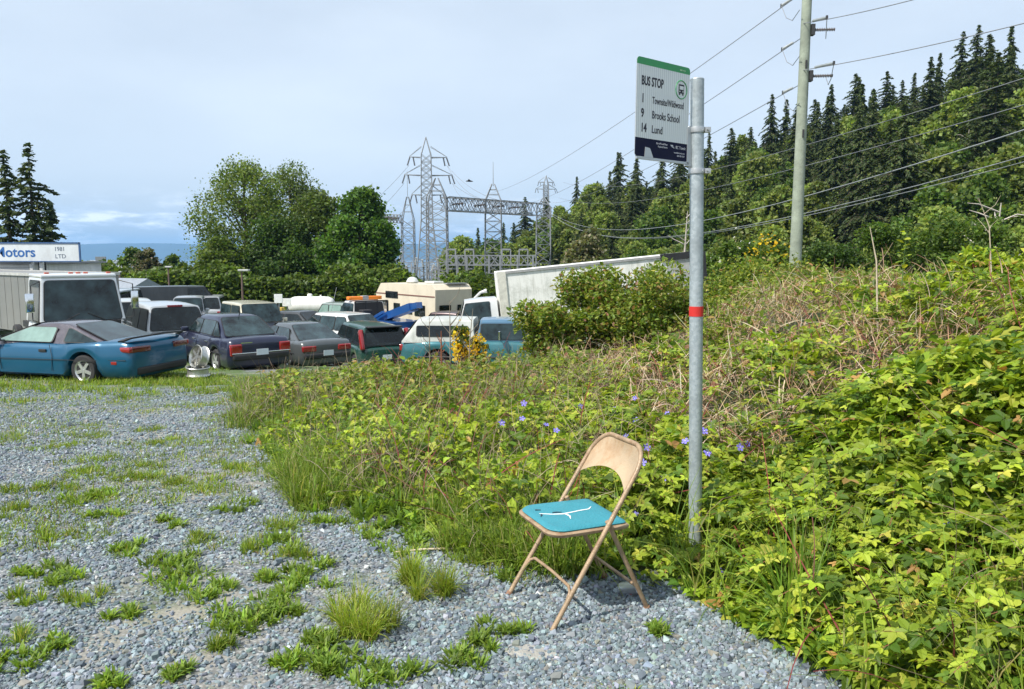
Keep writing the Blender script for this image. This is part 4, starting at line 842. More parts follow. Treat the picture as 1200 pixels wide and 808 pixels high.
# black pickup, white car right of green suv, white suv behind
vehicle('pickup_truck', 'black pickup truck with a dark red tailgate in front of the beige camper', 'truck', -2.5, 33.2, 160, 5.2, 1.9, up(2.6, 1.05, 1.0, 1.05), paint('black_red_paint', (.035, .008, .012)), (1.4, .9, -.3, -.5, 1.05, 1.75, .82, .7), [(-.2, 1.2)], .36)
vehicle('sedan', 'white car roof and rear glass between the green utility vehicle and the canopy pickup', 'car', -2.9, 28.9, 120, 4.5, 1.75, up(2.25, .98, .88, .98), paint('white_paint', (.66, .67, .66)), (1.1, .4, -1.2, -1.95, .98, 1.62, .78, .6), [(-1.5, -.1), (0, 1.1)], .32, glass=GLST)
r, c = vehicle('suv', 'white utility vehicle with roof rails standing behind the black pickup by the box truck', 'car', -1.75, 41, 112, 4.8, 1.9, up(2.4, 1.15, 1.05, 1.15), paint('white_paint', (.66, .67, .66)), (1.5, .9, -2.0, -2.3, 1.15, 2.02, .86, .72), [(-2.05, -1.0), (-.9, .1), (.2, 1.4)], .37)
for s in (-1, 1): MB().tube([(-1.9, s * .66, 2.0), (-1.7, s * .66, 2.1), (.7, s * .66, 2.1), (.9, s * .66, 2.0)], .02, 5).build('roof_rail', CHROME, r)
vehicle('sedan', 'dark car partly hidden behind the white utility vehicle with roof rails', 'car', .7, 44, 112, 4.5, 1.75, up(2.25, .98, .88, .98), paint('charcoal_paint', (.05, .055, .06)), (1.1, .4, -1.2, -1.95, .98, 1.9, .78, .6), [(-1.5, -.1), (0, 1.1)], .32)
# teal pickup with white canopy
def canopy_truck():
    tp = paint('faded_teal_paint', (.03, .15, .18)); cy = mat('canopy_white', (.42, .44, .42), .5, 0, .15, 2, dirt=.8, dirtcol=(.25, .27, .24)); bl = paint('faded_blue_paint', (.07, .17, .27))
    r, c = vehicle('canopy_pickup', 'faded teal pickup truck with a dirty white canopy behind the small yellow broom', 'truck', -.60, 22.3, -3, 5.3, 1.85, [(-2.65, 1.02), (.6, 1.02), (1.0, 1.0), (2.4, .94), (2.65, .8)], tp, (1.35, .75, -.30, -.42, 1.02, 1.62, .80, .68), [(-.28, 1.2)], .36, None, .35, GLST, STEELRIM, cabm=bl, plate=True, dz=-.04)
    k = Cab(-.44, -.50, -2.15, -2.60, 1.02, 1.63, .86, .70); mb = MB(); k.hull(mb); cn = mb.build('canopy', cy, r, 30); k.side(cn, [(-2.15, -.66)], GLS, .14, .17, .12); k.rear(cn, GLS)
    MB().tube([(.25, -.86, 1.12), (.27, -1.0, 1.18)], .015, 5).build('mirror_arm', CHROME, r); MB().bbox((.30, -1.06, 1.22), (.06, .2, .26), .02).build('tow_mirror', CHROME, r)
canopy_truck()
def tow_truck():
    wt = paint('white_paint', (.66, .67, .66)); bl = paint('tow_blue_paint', (.015, .09, .30), .1)
    r, c = vehicle('tow_truck', 'white tow truck with an orange light bar and a blue lifting boom', 'truck', -6.7, 35.3, 128, 6.4, 2.0, [(-3.2, .9), (.4, .95), (.5, 1.25), (1.6, 1.25), (3.0, 1.15), (3.2, .9)], wt, (2.0, 1.35, .30, .2, 1.25, 2.0, .84, .76), [(.35, 1.9)], .4, (2.2, -1.9), .4, GLST, STEELRIM, head=True, tail='none')
    MB().bbox((.75, 0, 2.14), (.3, 1.75, .17), .03).build('light_bar', AMB, r, 60); MB().bbox((.75, 0, 2.15), (.31, .32, .19), .02).build('light_bar_centre', mat('grey_lens', (.3, .3, .32)), r)
    rk = MB()
    for y in (-.85, .85): rk.bar((.0, y, .9), (.0, y, 2.02), .07)
    for z in (1.3, 2.02): rk.bar((0, -.85, z), (0, .85, z), .06)
    for y in (-.3, .3): rk.bar((0, y, 1.3), (0, y, 2.02), .04)
    rk.build('headache_rack', BLACK, r)
    bx = MB(); bx.bbox((-1.5, 0, 1.05), (2.9, 1.95, .35), .03); bx.build('deck', bl, r)
    bm = MB(); bm.bar((-.6, 0, 1.15), (-3.9, 0, 1.95), .42, .34); bm.bar((-2.9, 0, 1.72), (-4.4, 0, 2.05), .3, .26); bm.build('boom', bl, r)
    st = MB()
    for y in (-.4, .4): st.bar((-.4, y, 1.1), (-1.9, y, 1.62), .12)
    st.build('boom_brace', bl, r)
    MB().bbox((-.35, .5, 1.4), (.5, .5, .5), .05).build('winch', BLACK, r)
tow_truck()
def camper():
    cr = mat('cream_body', (.60, .54, .42), .45, 0, .06, 1, dirt=.35, dirtcol=(.3, .26, .2)); br = mat('brown_stripe', (.17, .08, .06), .5); X, Y = -4.55, 38.6; root = thing('camper', 'old beige camper with a brown stripe and raised nose over the cab', 'camper', (X, Y, g(X, Y)), math.radians(128))
    W = 2.15; ol = [(-2.7, .75), (2.0, .75), (2.0, 2.0), (3.1, 2.0), (3.35, 2.35), (2.75, 2.95), (-2.45, 3.0), (-2.75, 2.75)]
    mb = MB(); h = W / 2; V_ = [(x, -h, z) for x, z in ol] + [(x, h, z) for x, z in ol]; n_ = len(ol); mb.add(V_, [tuple(range(n_)), tuple(range(n_, 2 * n_))[::-1]] + [(i, (i + 1) % n_, n_ + (i + 1) % n_, n_ + i) for i in range(n_)]); mb.build('body', cr, root)
    for s in (-1, 1):
        MB().panel([(-2.7, s * (h + .012), 2.38), (3.3, s * (h + .012), 2.38), (3.3, s * (h + .012), 2.44), (-2.7, s * (h + .012), 2.44)], .01).build('stripe', br, root)
        for xa, xb, za, zb in ((.9, 2.2, 2.2, 2.55), (.7, 1.35, 1.45, 1.95), (-.55, .05, 1.45, 1.95), (-1.8, -.8, 1.4, 1.95)): MB().panel([(xa, s * (h + .02), za), (xb, s * (h + .02), za), (xb, s * (h + .02), zb), (xa, s * (h + .02), zb)], .02).build('window', GLS, root)
    for ya, yb in ((-.85, -.2), (.2, .85)): MB().panel([(-2.77, ya, 1.45), (-2.77, yb, 1.45), (-2.77, yb, 2.0), (-2.77, ya, 2.0)], .03).build('rear_window', GLS, root)
    MB().lathe([(.28, 0), (.33, .08), (.22, .26), (.08, .32)], (.9, .2, 2.98), None, 16).build('roof_vent', mat('vent_plastic', (.5, .52, .5), .4), root, 60); MB().bbox((-.6, -.2, 3.05), (.9, .6, .12), .03).build('roof_hatch', mat('vent_plastic', (.5, .52, .5)), root)
    MB().box((-2.45, -.3, 3.04), (.35, 1.2, .05)).build('roof_rack', STEELRIM, root)
    wb = paint('camper_cab_paint', (.35, .3, .25)); cb = MB(); cb.bbox((2.9, 0, 1.15), (1.9, 1.9, .8), .12); cb.bbox((2.5, 0, 1.7), (1.0, 1.7, .5), .1); cb.build('cab', wb, root, 60)
    for x in (-1.6, 2.7):
        for s in (-1, 1): wheel(root, x, s * .85, .36, STEELRIM)
camper()
P = at(563, 343, 41); o = MB().tube([(-.9, 0, -.9), (0, 0, 0), (.35, 0, .1)], [.07, .07, .12], 8).build('satellite_arm', mat('vent_plastic', (.5, .52, .5)), None, 60, (P.x, P.y, P.z)); 
MB().tube([(-.9, 0, -.85), (-.9, 0, -3.5)], .06, 6).build('mast', STEELRIM, o); tag(o, 'short tilted pale arm on a mast right of the beige camper', 'mast')
def tank():
    X, Y = -13, 48; root = thing('propane_tank', 'large white horizontal propane tank with rounded ends on saddles', 'tank', (X, Y, g(X, Y))); wm = mat('tank_white', (.74, .74, .72), .35, 0, .04, 2, dirt=.2); R = Matrix.Rotation(math.radians(90), 3, 'Y')
    prof = [(.06, -1.5), (.3, -1.46), (.47, -1.33), (.56, -1.1), (.575, -.8), (.575, .8), (.56, 1.1), (.47, 1.33), (.3, 1.46), (.06, 1.5)]; MB().lathe(prof, (0, 0, 1.35), R, 24).build('vessel', wm, root, 60); MB().lathe([(.16, 0), (.16, .18), (.1, .22)], (-.1, 0, 1.88), None, 12).build('valve_cap', wm, root, 60)
    for x in (-.9, .9): MB().bbox((x, 0, .42), (.2, .8, .9), .03).build('saddle', wm, root)
    MB().lathe([(.06, 0), (.06, .12)], (.6, 0, 1.9), None, 8).build('pipe_stub', wm, root)
tank()
def post_sign(px, ytop, Y, w, h, lab):
    P = at(px, ytop, Y); gz = g(P.x, Y); root = thing('notice_board', lab, 'sign', (P.x, Y, gz)); MB().bbox((0, 0, P.z - gz - h / 2), (w, .1, h), .01).build('panel', mat('board_white', (.68, .7, .7), .5), root); MB().tube([(0, .08, 0), (0, .08, P.z - gz - h)], .05, 6).build('post', STEELRIM, root)
post_sign(326, 345, 46, .5, .55, 'small upright white board left of the propane tank'); post_sign(336, 350, 47, .55, .5, 'small pale cabinet board right beside the propane tank')
o = MB().bbox((0, 0, .6), (.5, .4, 1.2), .05).build('yellow_pump', mat('yellow_paint', (.5, .33, .05), .5), None, 60, (-14.6, 46.5, g(-14.6, 46.5))); tag(o, 'yellow painted pump cabinet left of the propane tank', 'pump')
P = at(418, 356, 40); o = MB().bar((0, 0, 0), (.55, 0, -.45), .25).build('wooden_crate_board', mat('orange_wood', (.45, .25, .10), .7), None, None, tuple(P)); MB().tube([(.3, .1, -.3), (.3, .1, -2.2)], .04, 5).build('leg', BLACK, o); tag(o, 'tilted orange brown board sticking up left of the tow truck light bar', 'board')
P = at(388, 366, 39); tag(MB().tube([(0, 0, -1.5), (.0, 0, 0), (.32, 0, 1.3)], .014, 5).build('whip_antenna', mat('pale_wire', (.33, .35, .36)), None, None, tuple(P)), 'long thin whip antenna leaning right above the boxy utility vehicle', 'antenna')
# cab over truck at the left
def cabover():
    wm = paint('truck_white_paint', (.72, .73, .73), .08); X, Y = -12.35, 20.9; root = thing('delivery_truck', 'white cab over truck with a huge windshield facing the camera behind the teal coupe', 'truck', (X, Y, g(X, Y)), math.radians(-48))
    W = 2.06; Ht = 2.42; c = Cab(.98, .72, -.95, -1.0, 1.22, Ht, W / 2 - .0, W / 2 - .12)
    mb = MB(); body_loft(mb, 2.05, W, [(-1.02, 1.22), (.9, 1.22), (1.02, 1.16)], .42, (.05,), .42, .97, 1, .1); mb.build('body', wm, root, 50); mb = MB(); c.hull(mb); mb.build('cabin', wm, root, 30)
    rb = MB(); rb.bbox((-.10, 0, Ht + .01), (1.72, W - .22, .12), .05); rb.build('roof', wm, root, 60)
    c.front(root, GLST, .09, 'windshield', .0, .90); c.side(root, [(-.7, .82)], GLS, -.02, .12, .08)
    for y in (-.75, -.18, 0, .18, .75): MB().bbox((.62, y, Ht + .09), (.09, .11, .05), .015).build('marker_lamp', mat('faded_red_lens', (.5, .12, .08), .4), root)
    MB().bbox((1.03, 0, 1.12), (.06, 1.8, .16), .02).build('black_cowl', BLACK, root); MB().bbox((1.05, 0, .86), (.06, 1.5, .22), .02).build('grille', BLACK, root); MB().bbox((1.1, 0, .5), (.16, 2.0, .24), .04).build('bumper', wm, root, 60)
    for s in (-1, 1):
        MB().bbox((1.05, s * .8, .75), (.06, .26, .2), .03).build('headlight', CLEAR, root)
        m_ = MB(); m_.tube([(.85, s * 1.0, 1.2), (1.15, s * 1.22, 1.3), (1.15, s * 1.22, 2.2), (.8, s * .95, 2.3)], .015, 6); m_.build('mirror_arm', BLACK, root); MB().bbox((1.14, s * 1.26, 1.75), (.07, .2, .5), .03).build('mirror', CHROME, root, 60)
        w_ = MB(); w_.tube([(1.06, s * .55, 1.20), (.98, s * .1, 1.42)], .012, 5); w_.build('wiper', BLACK, root)
        wheel(root, .05, s * .86, .41, STEELRIM); MB().bbox((-.05, s * 1.035, 1.02), (.14, .03, .06), .01).build('door_handle', BLACK, root)
    MB().box((-3.4, 0, .72), (5.0, .8, .2)).build('chassis', BLACK, root)
    for s in (-1, 1): wheel(root, -4.2, s * .8, .41, STEELRIM)
cabover()
def trailer():
    A = at(50, 321, 25.0); B = Vector((-28, 34, 1.30)); d = B - A; L = d.length; root = thing('freight_trailer', 'long dull grey aluminium box trailer behind the white cab over truck', 'trailer', (A.x, A.y, A.z - 2.7), math.atan2(d.y, d.x))
    al = mat('dull_aluminium', (.24, .24, .23), .5, .3, .08, .7, dirt=.4, dirtcol=(.22, .21, .19)); mb = MB(); mb.box((L / 2, -1.25, 1.65), (L, 2.5, 2.06)); mb.build('box', al, root)
    rl = MB(); rl.box((L / 2, .02, 2.66), (L + .02, .07, .1)); rl.box((L / 2, -2.52, 2.66), (L + .02, .07, .1)); rl.box((-.01, -1.25, 2.66), (.07, 2.5, .1)); rl.build('top_rail', mat('pale_rail', (.48, .48, .46), .5, .3), root)
    rb = MB()
    for k in range(int(L / .6)): rb.box((.3 + .6 * k, .004, 1.64), (.04, .012, 1.95))
    rb.build('side_rib', al, root)
    MB().bbox((L / 2, -1.25, .5), (L * .9, 1.1, .22), .03).build('chassis', BLACK, root)
    for x in (1.2, 2.4, L - 2):
        for y in (-.25, -2.25): wheel(root, x, y + (.0), .48, STEELRIM)
trailer()
def box_truck():
    p0 = at(592, 319, 28.5); p1 = at(832, 303, 28.5 + .6); L = (p1 - p0).length; root = bpy.data.objects.new('box_truck', None); C.objects.link(root)
    d = (p1 - p0).normalized(); up_ = Vector((0, 0, 1)); y_ = up_.cross(d).normalized(); z_ = d.cross(y_); Rm = Matrix((d, y_, z_)).transposed(); H = 2.45
    Rm = Rm @ Matrix.Rotation(math.radians(-2.0), 3, 'Y'); root.matrix_world = Matrix.Translation(p0 - Vector((0, 0, H + .75))) @ Rm.to_4x4()
    tag(root, 'old stained white box truck leaning among the brambles', 'truck')
    gm = bpy.data.materials.new('stained_white_panel'); gm.use_nodes = True; n = gm.node_tree.nodes; l = gm.node_tree.links; t = N(n, 'ShaderNodeTexCoord'); mp = N(n, 'ShaderNodeMapping'); mp.inputs['Scale'].default_value = (7, 1, .5); l.new(t.outputs['Object'], mp.inputs[0])
    nz = N(n, 'ShaderNodeTexNoise'); nz.inputs['Scale'].default_value = 1; nz.inputs['Detail'].default_value = 8; nz.inputs['Roughness'].default_value = .75; l.new(mp.outputs[0], nz.inputs[0]); n2 = N(n, 'ShaderNodeTexNoise'); n2.inputs['Scale'].default_value = 1.1; n2.inputs['Detail'].default_value = 8; n2.inputs['Roughness'].default_value = .75; l.new(t.outputs['Object'], n2.inputs[0])
    c = ramp(n, l, nz.outputs[0], [(.3, (.42, .42, .38)), (.48, (.74, .74, .70)), (.7, (.82, .82, .79))]); c = mixc(n, l, ramp(n, l, n2.outputs[0], [(.5, (0,) * 3), (.68, (.6,) * 3)]), c, (.27, .29, .24)); l.new(c, n['Principled BSDF'].inputs['Base Color']); n['Principled BSDF'].inputs['Roughness'].default_value = .6
    MB().bbox((L / 2, 1.15, .75 + H / 2), (L, 2.3, H), .025).build('box', gm, root)
    tr = MB(); tr.box((L * .40, -.02, .75 + H - .04), (L * .80, .06, .09)); tr.build('top_rail', mat('grey_line', (.3, .3, .3)), root)
    MB().box((.16, -.02, .75 + H / 2), (.32, .07, H + .02)).build('corner_post', mat('cream_post', (.58, .57, .50), .6, dirt=.3), root)
    bk = mat('black_frame', (.018, .018, .02), .5); f = MB(); f.box((L * .90, -.03, .75 + H - .08), (L * .2 + .1, .12, .26)); f.box((L + .02, -.03, .75 + H / 2), (.2, .12, H + .02)); f.build('rear_frame', bk, root)
    MB().box((L * .905, -.012, .75 + H / 2 - .1), (L * .165, .03, H - .3)).build('side_panel', mat('grey_panel', (.36, .37, .36), .6, dirt=.4), root)
    cab = MB(); body_loft(cab, 1.7, 2.0, [(-.85, 1.1), (.85, 1.15)], .5, (), .4, .95, 1); wmm = paint('white_paint', (.66, .67, .66)); o = cab.build('cab', wmm, root, 50); o.location = (-.9, 1.15, .25); o.rotation_euler = (0, 0, math.pi)
    k = Cab(.75, .45, -.8, -.82, 1.1, 1.95, .98, .86); mb = MB(); k.hull(mb); q = mb.build('cab_roof', wmm, o, 30); k.side(o, [(-.5, .7)], GLST); k.front(o, GLST)
    MB().bbox((L / 2, 1.15, .6), (L, 1.0, .25), .03).build('chassis', BLACK, root)
    for x in (.0, L - 1.8):
        for y in (.25, 2.05): wheel(root, x, y, .42, STEELRIM)
box_truck()
# loose rims beside the navy sedan
def rim_obj(px, py, Y, r, w, rot, lab, zadd):
    P = at(px, py, Y); gz = g(P.x, Y); root = thing('wheel_rim', lab, 'wheel rim', (P.x, Y, gz + zadd)); root.rotation_euler = rot
    MB().lathe([(r, -w / 2), (r * 1.04, -w / 2 + .012), (r * .93, -w / 2 + .03), (r * .88, -w * .2), (r * .88, w * .25), (r * .95, w / 2 - .03), (r * 1.04, w / 2 - .012), (r, w / 2), (r * .93, w / 2 - .02), (r * .85, w * .2), (r * .85, -w * .2), (r * .93, -w / 2 + .01)], (0, 0, 0), None, 28).build('barrel', mat('old_alloy', (.55, .55, .52), .35, .8, .15, 12, dirt=.3), root, 40)
    mb = MB()
    for k in range(5):
        a = 2 * math.pi * k / 5; d = Vector((math.cos(a), math.sin(a), 0)); t = Vector((-d.y, d.x, 0)); mb.panel([d * r * .12 - t * r * .12 + Vector((0, 0, w * .25)), d * r * .12 + t * r * .12 + Vector((0, 0, w * .25)), d * r * .87 + t * r * .1 + Vector((0, 0, w * .33)), d * r * .87 - t * r * .1 + Vector((0, 0, w * .33))], .02)
    mb.lathe([(r * .2, w * .15), (r * .2, w * .3)], (0, 0, 0), None, 12); mb.build('spoke_face', mat('old_alloy', (.55, .55, .52)), root, 40)
rim_obj(232, 436, 16.3, .25, .20, (0.05, .04, 0), 'alloy wheel rim lying flat in the grass under the upright rim', .16)
rim_obj(234, 428, 16.4, .25, .20, (math.radians(75), 0, math.radians(-38)), 'alloy wheel rim standing upright between the teal coupe and the navy sedan', .47)
# bird
P = at(550, 213, 60); o = MB().tube([(-.28, 0, .02), (-.1, 0, .05), (.12, 0, .03), (.3, 0, .0)], [.02, .07, .06, .015], 8).build('bird', BLACK, None, 60, tuple(P)); wv = MB(); wv.panel([(-.1, .02, .05), (.12, .02, .05), (.0, .42, .2)], .012); wv.panel([(-.1, -.02, .05), (.12, -.02, .05), (-.04, -.42, .16)], .012); wv.build('wing', BLACK, o); tag(o, 'small dark bird flying in the sky right of the tall transmission tower', 'bird')
# ------------------------------------------------------------------ bus stop
def bus_stop():
    bx, by = (815 - 600) / F * 4.19, 4.03; gz = g(bx, by); root = thing('bus_stop_sign', 'white green and navy bus stop sign on a galvanised steel post with a red band', 'bus stop sign', (bx, by, gz))
    topP = at(817, 94, 4.03); tx = topP.x - bx; tz = topP.z - gz; r = .0362
    PM = bpy.data.materials.new('galvanised_post'); PM.use_nodes = True; n = PM.node_tree.nodes; l = PM.node_tree.links; t = N(n, 'ShaderNodeTexCoord'); v = N(n, 'ShaderNodeTexVoronoi'); v.inputs['Scale'].default_value = 70; l.new(t.outputs['Object'], v.inputs[0]); s_ = N(n, 'ShaderNodeSeparateColor'); l.new(v.outputs['Color'], s_.inputs[0])
    n1 = N(n, 'ShaderNodeTexNoise'); n1.inputs['Scale'].default_value = 9; n1.inputs['Detail'].default_value = 8; l.new(t.outputs['Object'], n1.inputs[0])
    c = ramp(n, l, s_.outputs[0], [(0, (.30, .35, .37)), (1, (.42, .47, .49))]); c = mixc(n, l, ramp(n, l, n1.outputs[0], [(.45, (0,) * 3), (.75, (.7,) * 3)]), c, (.24, .27, .28)); p = n['Principled BSDF']; l.new(c, p.inputs['Base Color']); p.inputs['Metallic'].default_value = .35; p.inputs['Roughness'].default_value = .48
    A = lambda z: Vector((tx * z / tz, 0, z))
    MB().tube([A(-.2), A(tz)], r, 28).build('post', PM, root, 40); MB().lathe([(r + .001, 0), (r * .97, .006), (r * .6, .010)], A(tz), None, 28).build('post_cap', PM, root, 40)
    zr = at(815, 365, 4.03).z - gz; MB().lathe([(r + .0022, -.027), (r + .0022, .027)], A(zr), None, 28).build('red_band', mat('red_tape', (.50, .02, .015), .45), root, 40)
    # sign plate: frame with x across, z up
    TL = at(746, 66, 3.77); BLp = at(747, 183, 3.77); TR = at(808, 80.5, 4.0); 
    o0 = (TL + BLp) / 2; ax = (TR - TL); ax.z = 0; w = ax.length; ax.normalize(); h = (TL - BLp).length; zc = (TL.z + BLp.z) / 2; nrm = Vector((ax.y, -ax.x, 0)); cen = Vector((TL.x, TL.y, 0)) + ax * w / 2
    M_ = Matrix.Translation(Vector((cen.x - bx, cen.y - by, zc - gz))) @ Matrix((ax, Vector((0, 0, 1)), nrm)).transposed().to_4x4() @ Matrix.Rotation(math.radians(-.6), 4, 'Z')
    wht = bpy.data.materials.new('sheeting_white'); wht.use_nodes = True; n = wht.node_tree.nodes; l = wht.node_tree.links; t = N(n, 'ShaderNodeTexCoord'); wv = N(n, 'ShaderNodeTexWave'); wv.inputs['Scale'].default_value = 26; wv.inputs['Distortion'].default_value = .6; l.new(t.outputs['Object'], wv.inputs[0]); l.new(ramp(n, l, wv.outputs[0], [(0, (.56, .59, .60)), (1, (.70, .73, .73))]), n['Principled BSDF'].inputs['Base Color']); n['Principled BSDF'].inputs['Roughness'].default_value = .35
    GRN = mat('sign_green', (.02, .26, .075), .4, 0, .08, 20); NVY = mat('sign_navy', (.003, .005, .030), .6, 0, .1, 20, spec=.2); INK = mat('sign_ink', (.008, .009, .02), .5); WT = mat('sign_letter_white', (.55, .56, .62), .5); SIL = mat('bare_aluminium', (.45, .47, .48), .4, .6)
    cr = .018
    def rr(x0, x1, y0, y1, cs):
        pts = []
        for (cx, cy, a0, on) in ((x1, y1, 0, cs[0]), (x0, y1, 90, cs[1]), (x0, y0, 180, cs[2]), (x1, y0, 270, cs[3])):
            if not on: pts.append((cx, cy)); continue
            sx = -1 if cx == x1 else 1; sy = -1 if cy == y1 else 1
            for k in range(7): a = math.radians(a0 + 15 * k); pts.append((cx + sx * cr + cr * math.cos(a), cy + sy * cr + cr * math.sin(a)))
        return pts
    def plate(pts, z, th, name, m, par): mb = MB(); mb.panel([M_ @ Vector((x, y, z)) for x, y in pts], th); return mb.build(name, m, par)
    pl = plate(rr(-w / 2, w / 2, -h / 2, h / 2, (1, 1, 1, 1)), 0, .003, 'sign_panel', SIL, root)
    gt = h * .072; nb = h * .19
    plate(rr(-w / 2, w / 2, h / 2 - gt, h / 2, (1, 1, 0, 0)), .0028, .0012, 'green_band', GRN, pl)
    plate(rr(-w / 2, w / 2, -h / 2 + nb, h / 2 - gt, (0, 0, 0, 0)), .0026, .0012, 'white_field', wht, pl)
    plate(rr(-w / 2, w / 2, -h / 2, -h / 2 + nb, (0, 0, 1, 1)), .0028, .0012, 'navy_band', NVY, pl)
    def T(s, x, y, size, m, sx, bold=0, par=pl, name='lettering'): return text_obj(s, size, name, m, par, M_ @ Matrix.Translation((x * w - w / 2, h / 2 - y * h, .0042)), sx, .0003, bold)
    T('BUS STOP', .085, .272, h * .128, INK, .60 * w / .40, .0016)
    for s, x, y in (('1', .09, .448), ('9', .09, .597), ('14', .09, .745)): T(s, x, y, h * .122, INK, .72, .0017)
    T('Townsite/Wildwood', .29, .445, h * .100, INK, .60 * w / .40, .0004); T('Brooks School', .29, .597, h * .112, INK, .67 * w / .40, .0005); T('Lund', .29, .745, h * .112, INK, .78 * w / .40, .0005)
    cx, cy = .835 * w - w / 2, h / 2 - .245 * h; R0 = .108 * w
    mb = MB(); mb.tube([M_ @ Vector((cx + R0 * math.cos(a), cy + R0 * 1.08 * math.sin(a), .004)) for a in np.linspace(0, 2 * math.pi, 40, endpoint=False)], .0026, 6, False, True); em = mb.build('emblem_ring', GRN, pl)
    def er(x0, x1, y0, y1, m, z=.0044, nm='bus_emblem'): plate([(cx + x0 * R0, cy + y0 * R0), (cx + x1 * R0, cy + y0 * R0), (cx + x1 * R0, cy + y1 * R0), (cx + x0 * R0, cy + y1 * R0)], z, .0006, nm, m, pl)
    er(-.46, .46, -.45, .62, INK); er(-.36, .36, .0, .42, wht, .0050); er(-.40, -.2, -.66, -.45, INK); er(.2, .40, -.66, -.45, INK); er(-.36, -.2, -.3, -.15, wht, .0050); er(.2, .36, -.3, -.15, wht, .0050)
    T('BUS STOP', .80, .052, h * .022, mat('sign_pale_green', (.4, .6, .4)), .9)
    def TR_(s, x, y, size, sx=.8): text_obj(s, size, 'lettering', WT, pl, M_ @ Matrix.Translation((x * w - w / 2, h / 2 - y * h, .0042)), sx, .0003, 0, 'RIGHT')
    TR_('City of Powell River', .60, .855, h * .027); TR_('Regional District', .60, .885, h * .027); TR_('BC Transit', .955, .875, h * .046, .78); TR_('www.bctransit.com', .94, .925, h * .027); TR_('604 485-4287', .94, .957, h * .027)
    plate([(.655 * w - w / 2, h / 2 - .840 * h), (.70 * w - w / 2, h / 2 - .840 * h), (.715 * w - w / 2, h / 2 - .856 * h), (.67 * w - w / 2, h / 2 - .856 * h)], .0044, .0006, 'logo_arrow', WT, pl); plate([(.675 * w - w / 2, h / 2 - .861 * h), (.725 * w - w / 2, h / 2 - .861 * h), (.735 * w - w / 2, h / 2 - .876 * h), (.69 * w - w / 2, h / 2 - .858 * h)], .0044, .0006, 'logo_arrow', WT, pl)
    plate([(.17 * w - w / 2, -h / 2 - .003), (.335 * w - w / 2, -h / 2 - .003), (.29 * w - w / 2, -h / 2 + .03), (.265 * w - w / 2, -h / 2 + .045), (.18 * w - w / 2, -h / 2 + .048)], .005, .002, 'bracket_tab', SIL, pl)
    # bracket arm under the plate and clamps on the post
    b0 = M_ @ Vector((-w / 2 + .01, -h / 2 - .008, 0)); b1 = M_ @ Vector((w / 2 + .01, -h / 2 - .006, 0)); MB().bar(b0, b1, .012, .012).build('bracket_arm', SIL, root)
    vp = MB(); q0 = M_ @ Vector((w / 2 + .012, -h / 2 - .02, -.004)); q1 = M_ @ Vector((w / 2 + .012, -h / 2 + .18, -.004)); vp.bar(q0, q1, .02, .035); vp.build('bracket_plate', SIL, root)
    for zz in (at(815, 153, 4.03).z - gz, at(815, 201, 4.03).z - gz):
        c_ = A(zz); MB().lathe([(r + .006, -.014), (r + .008, 0), (r + .006, .014)], c_, None, 24).build('clamp', SIL, root, 40); k = MB(); k.box(c_ + Vector((.052, -.015, 0)), (.03, .03, .026)); k.tube([c_ + Vector((.05, -.05, 0)), c_ + Vector((.05, .03, 0))], .006, 8); k.build('clamp_bolt', SIL, root)
        MB().bar(c_ + Vector((-.03, 0, 0)), q1 if zz > 2 else q0, .016, .02).build('clamp_strap', SIL, root)
bus_stop()
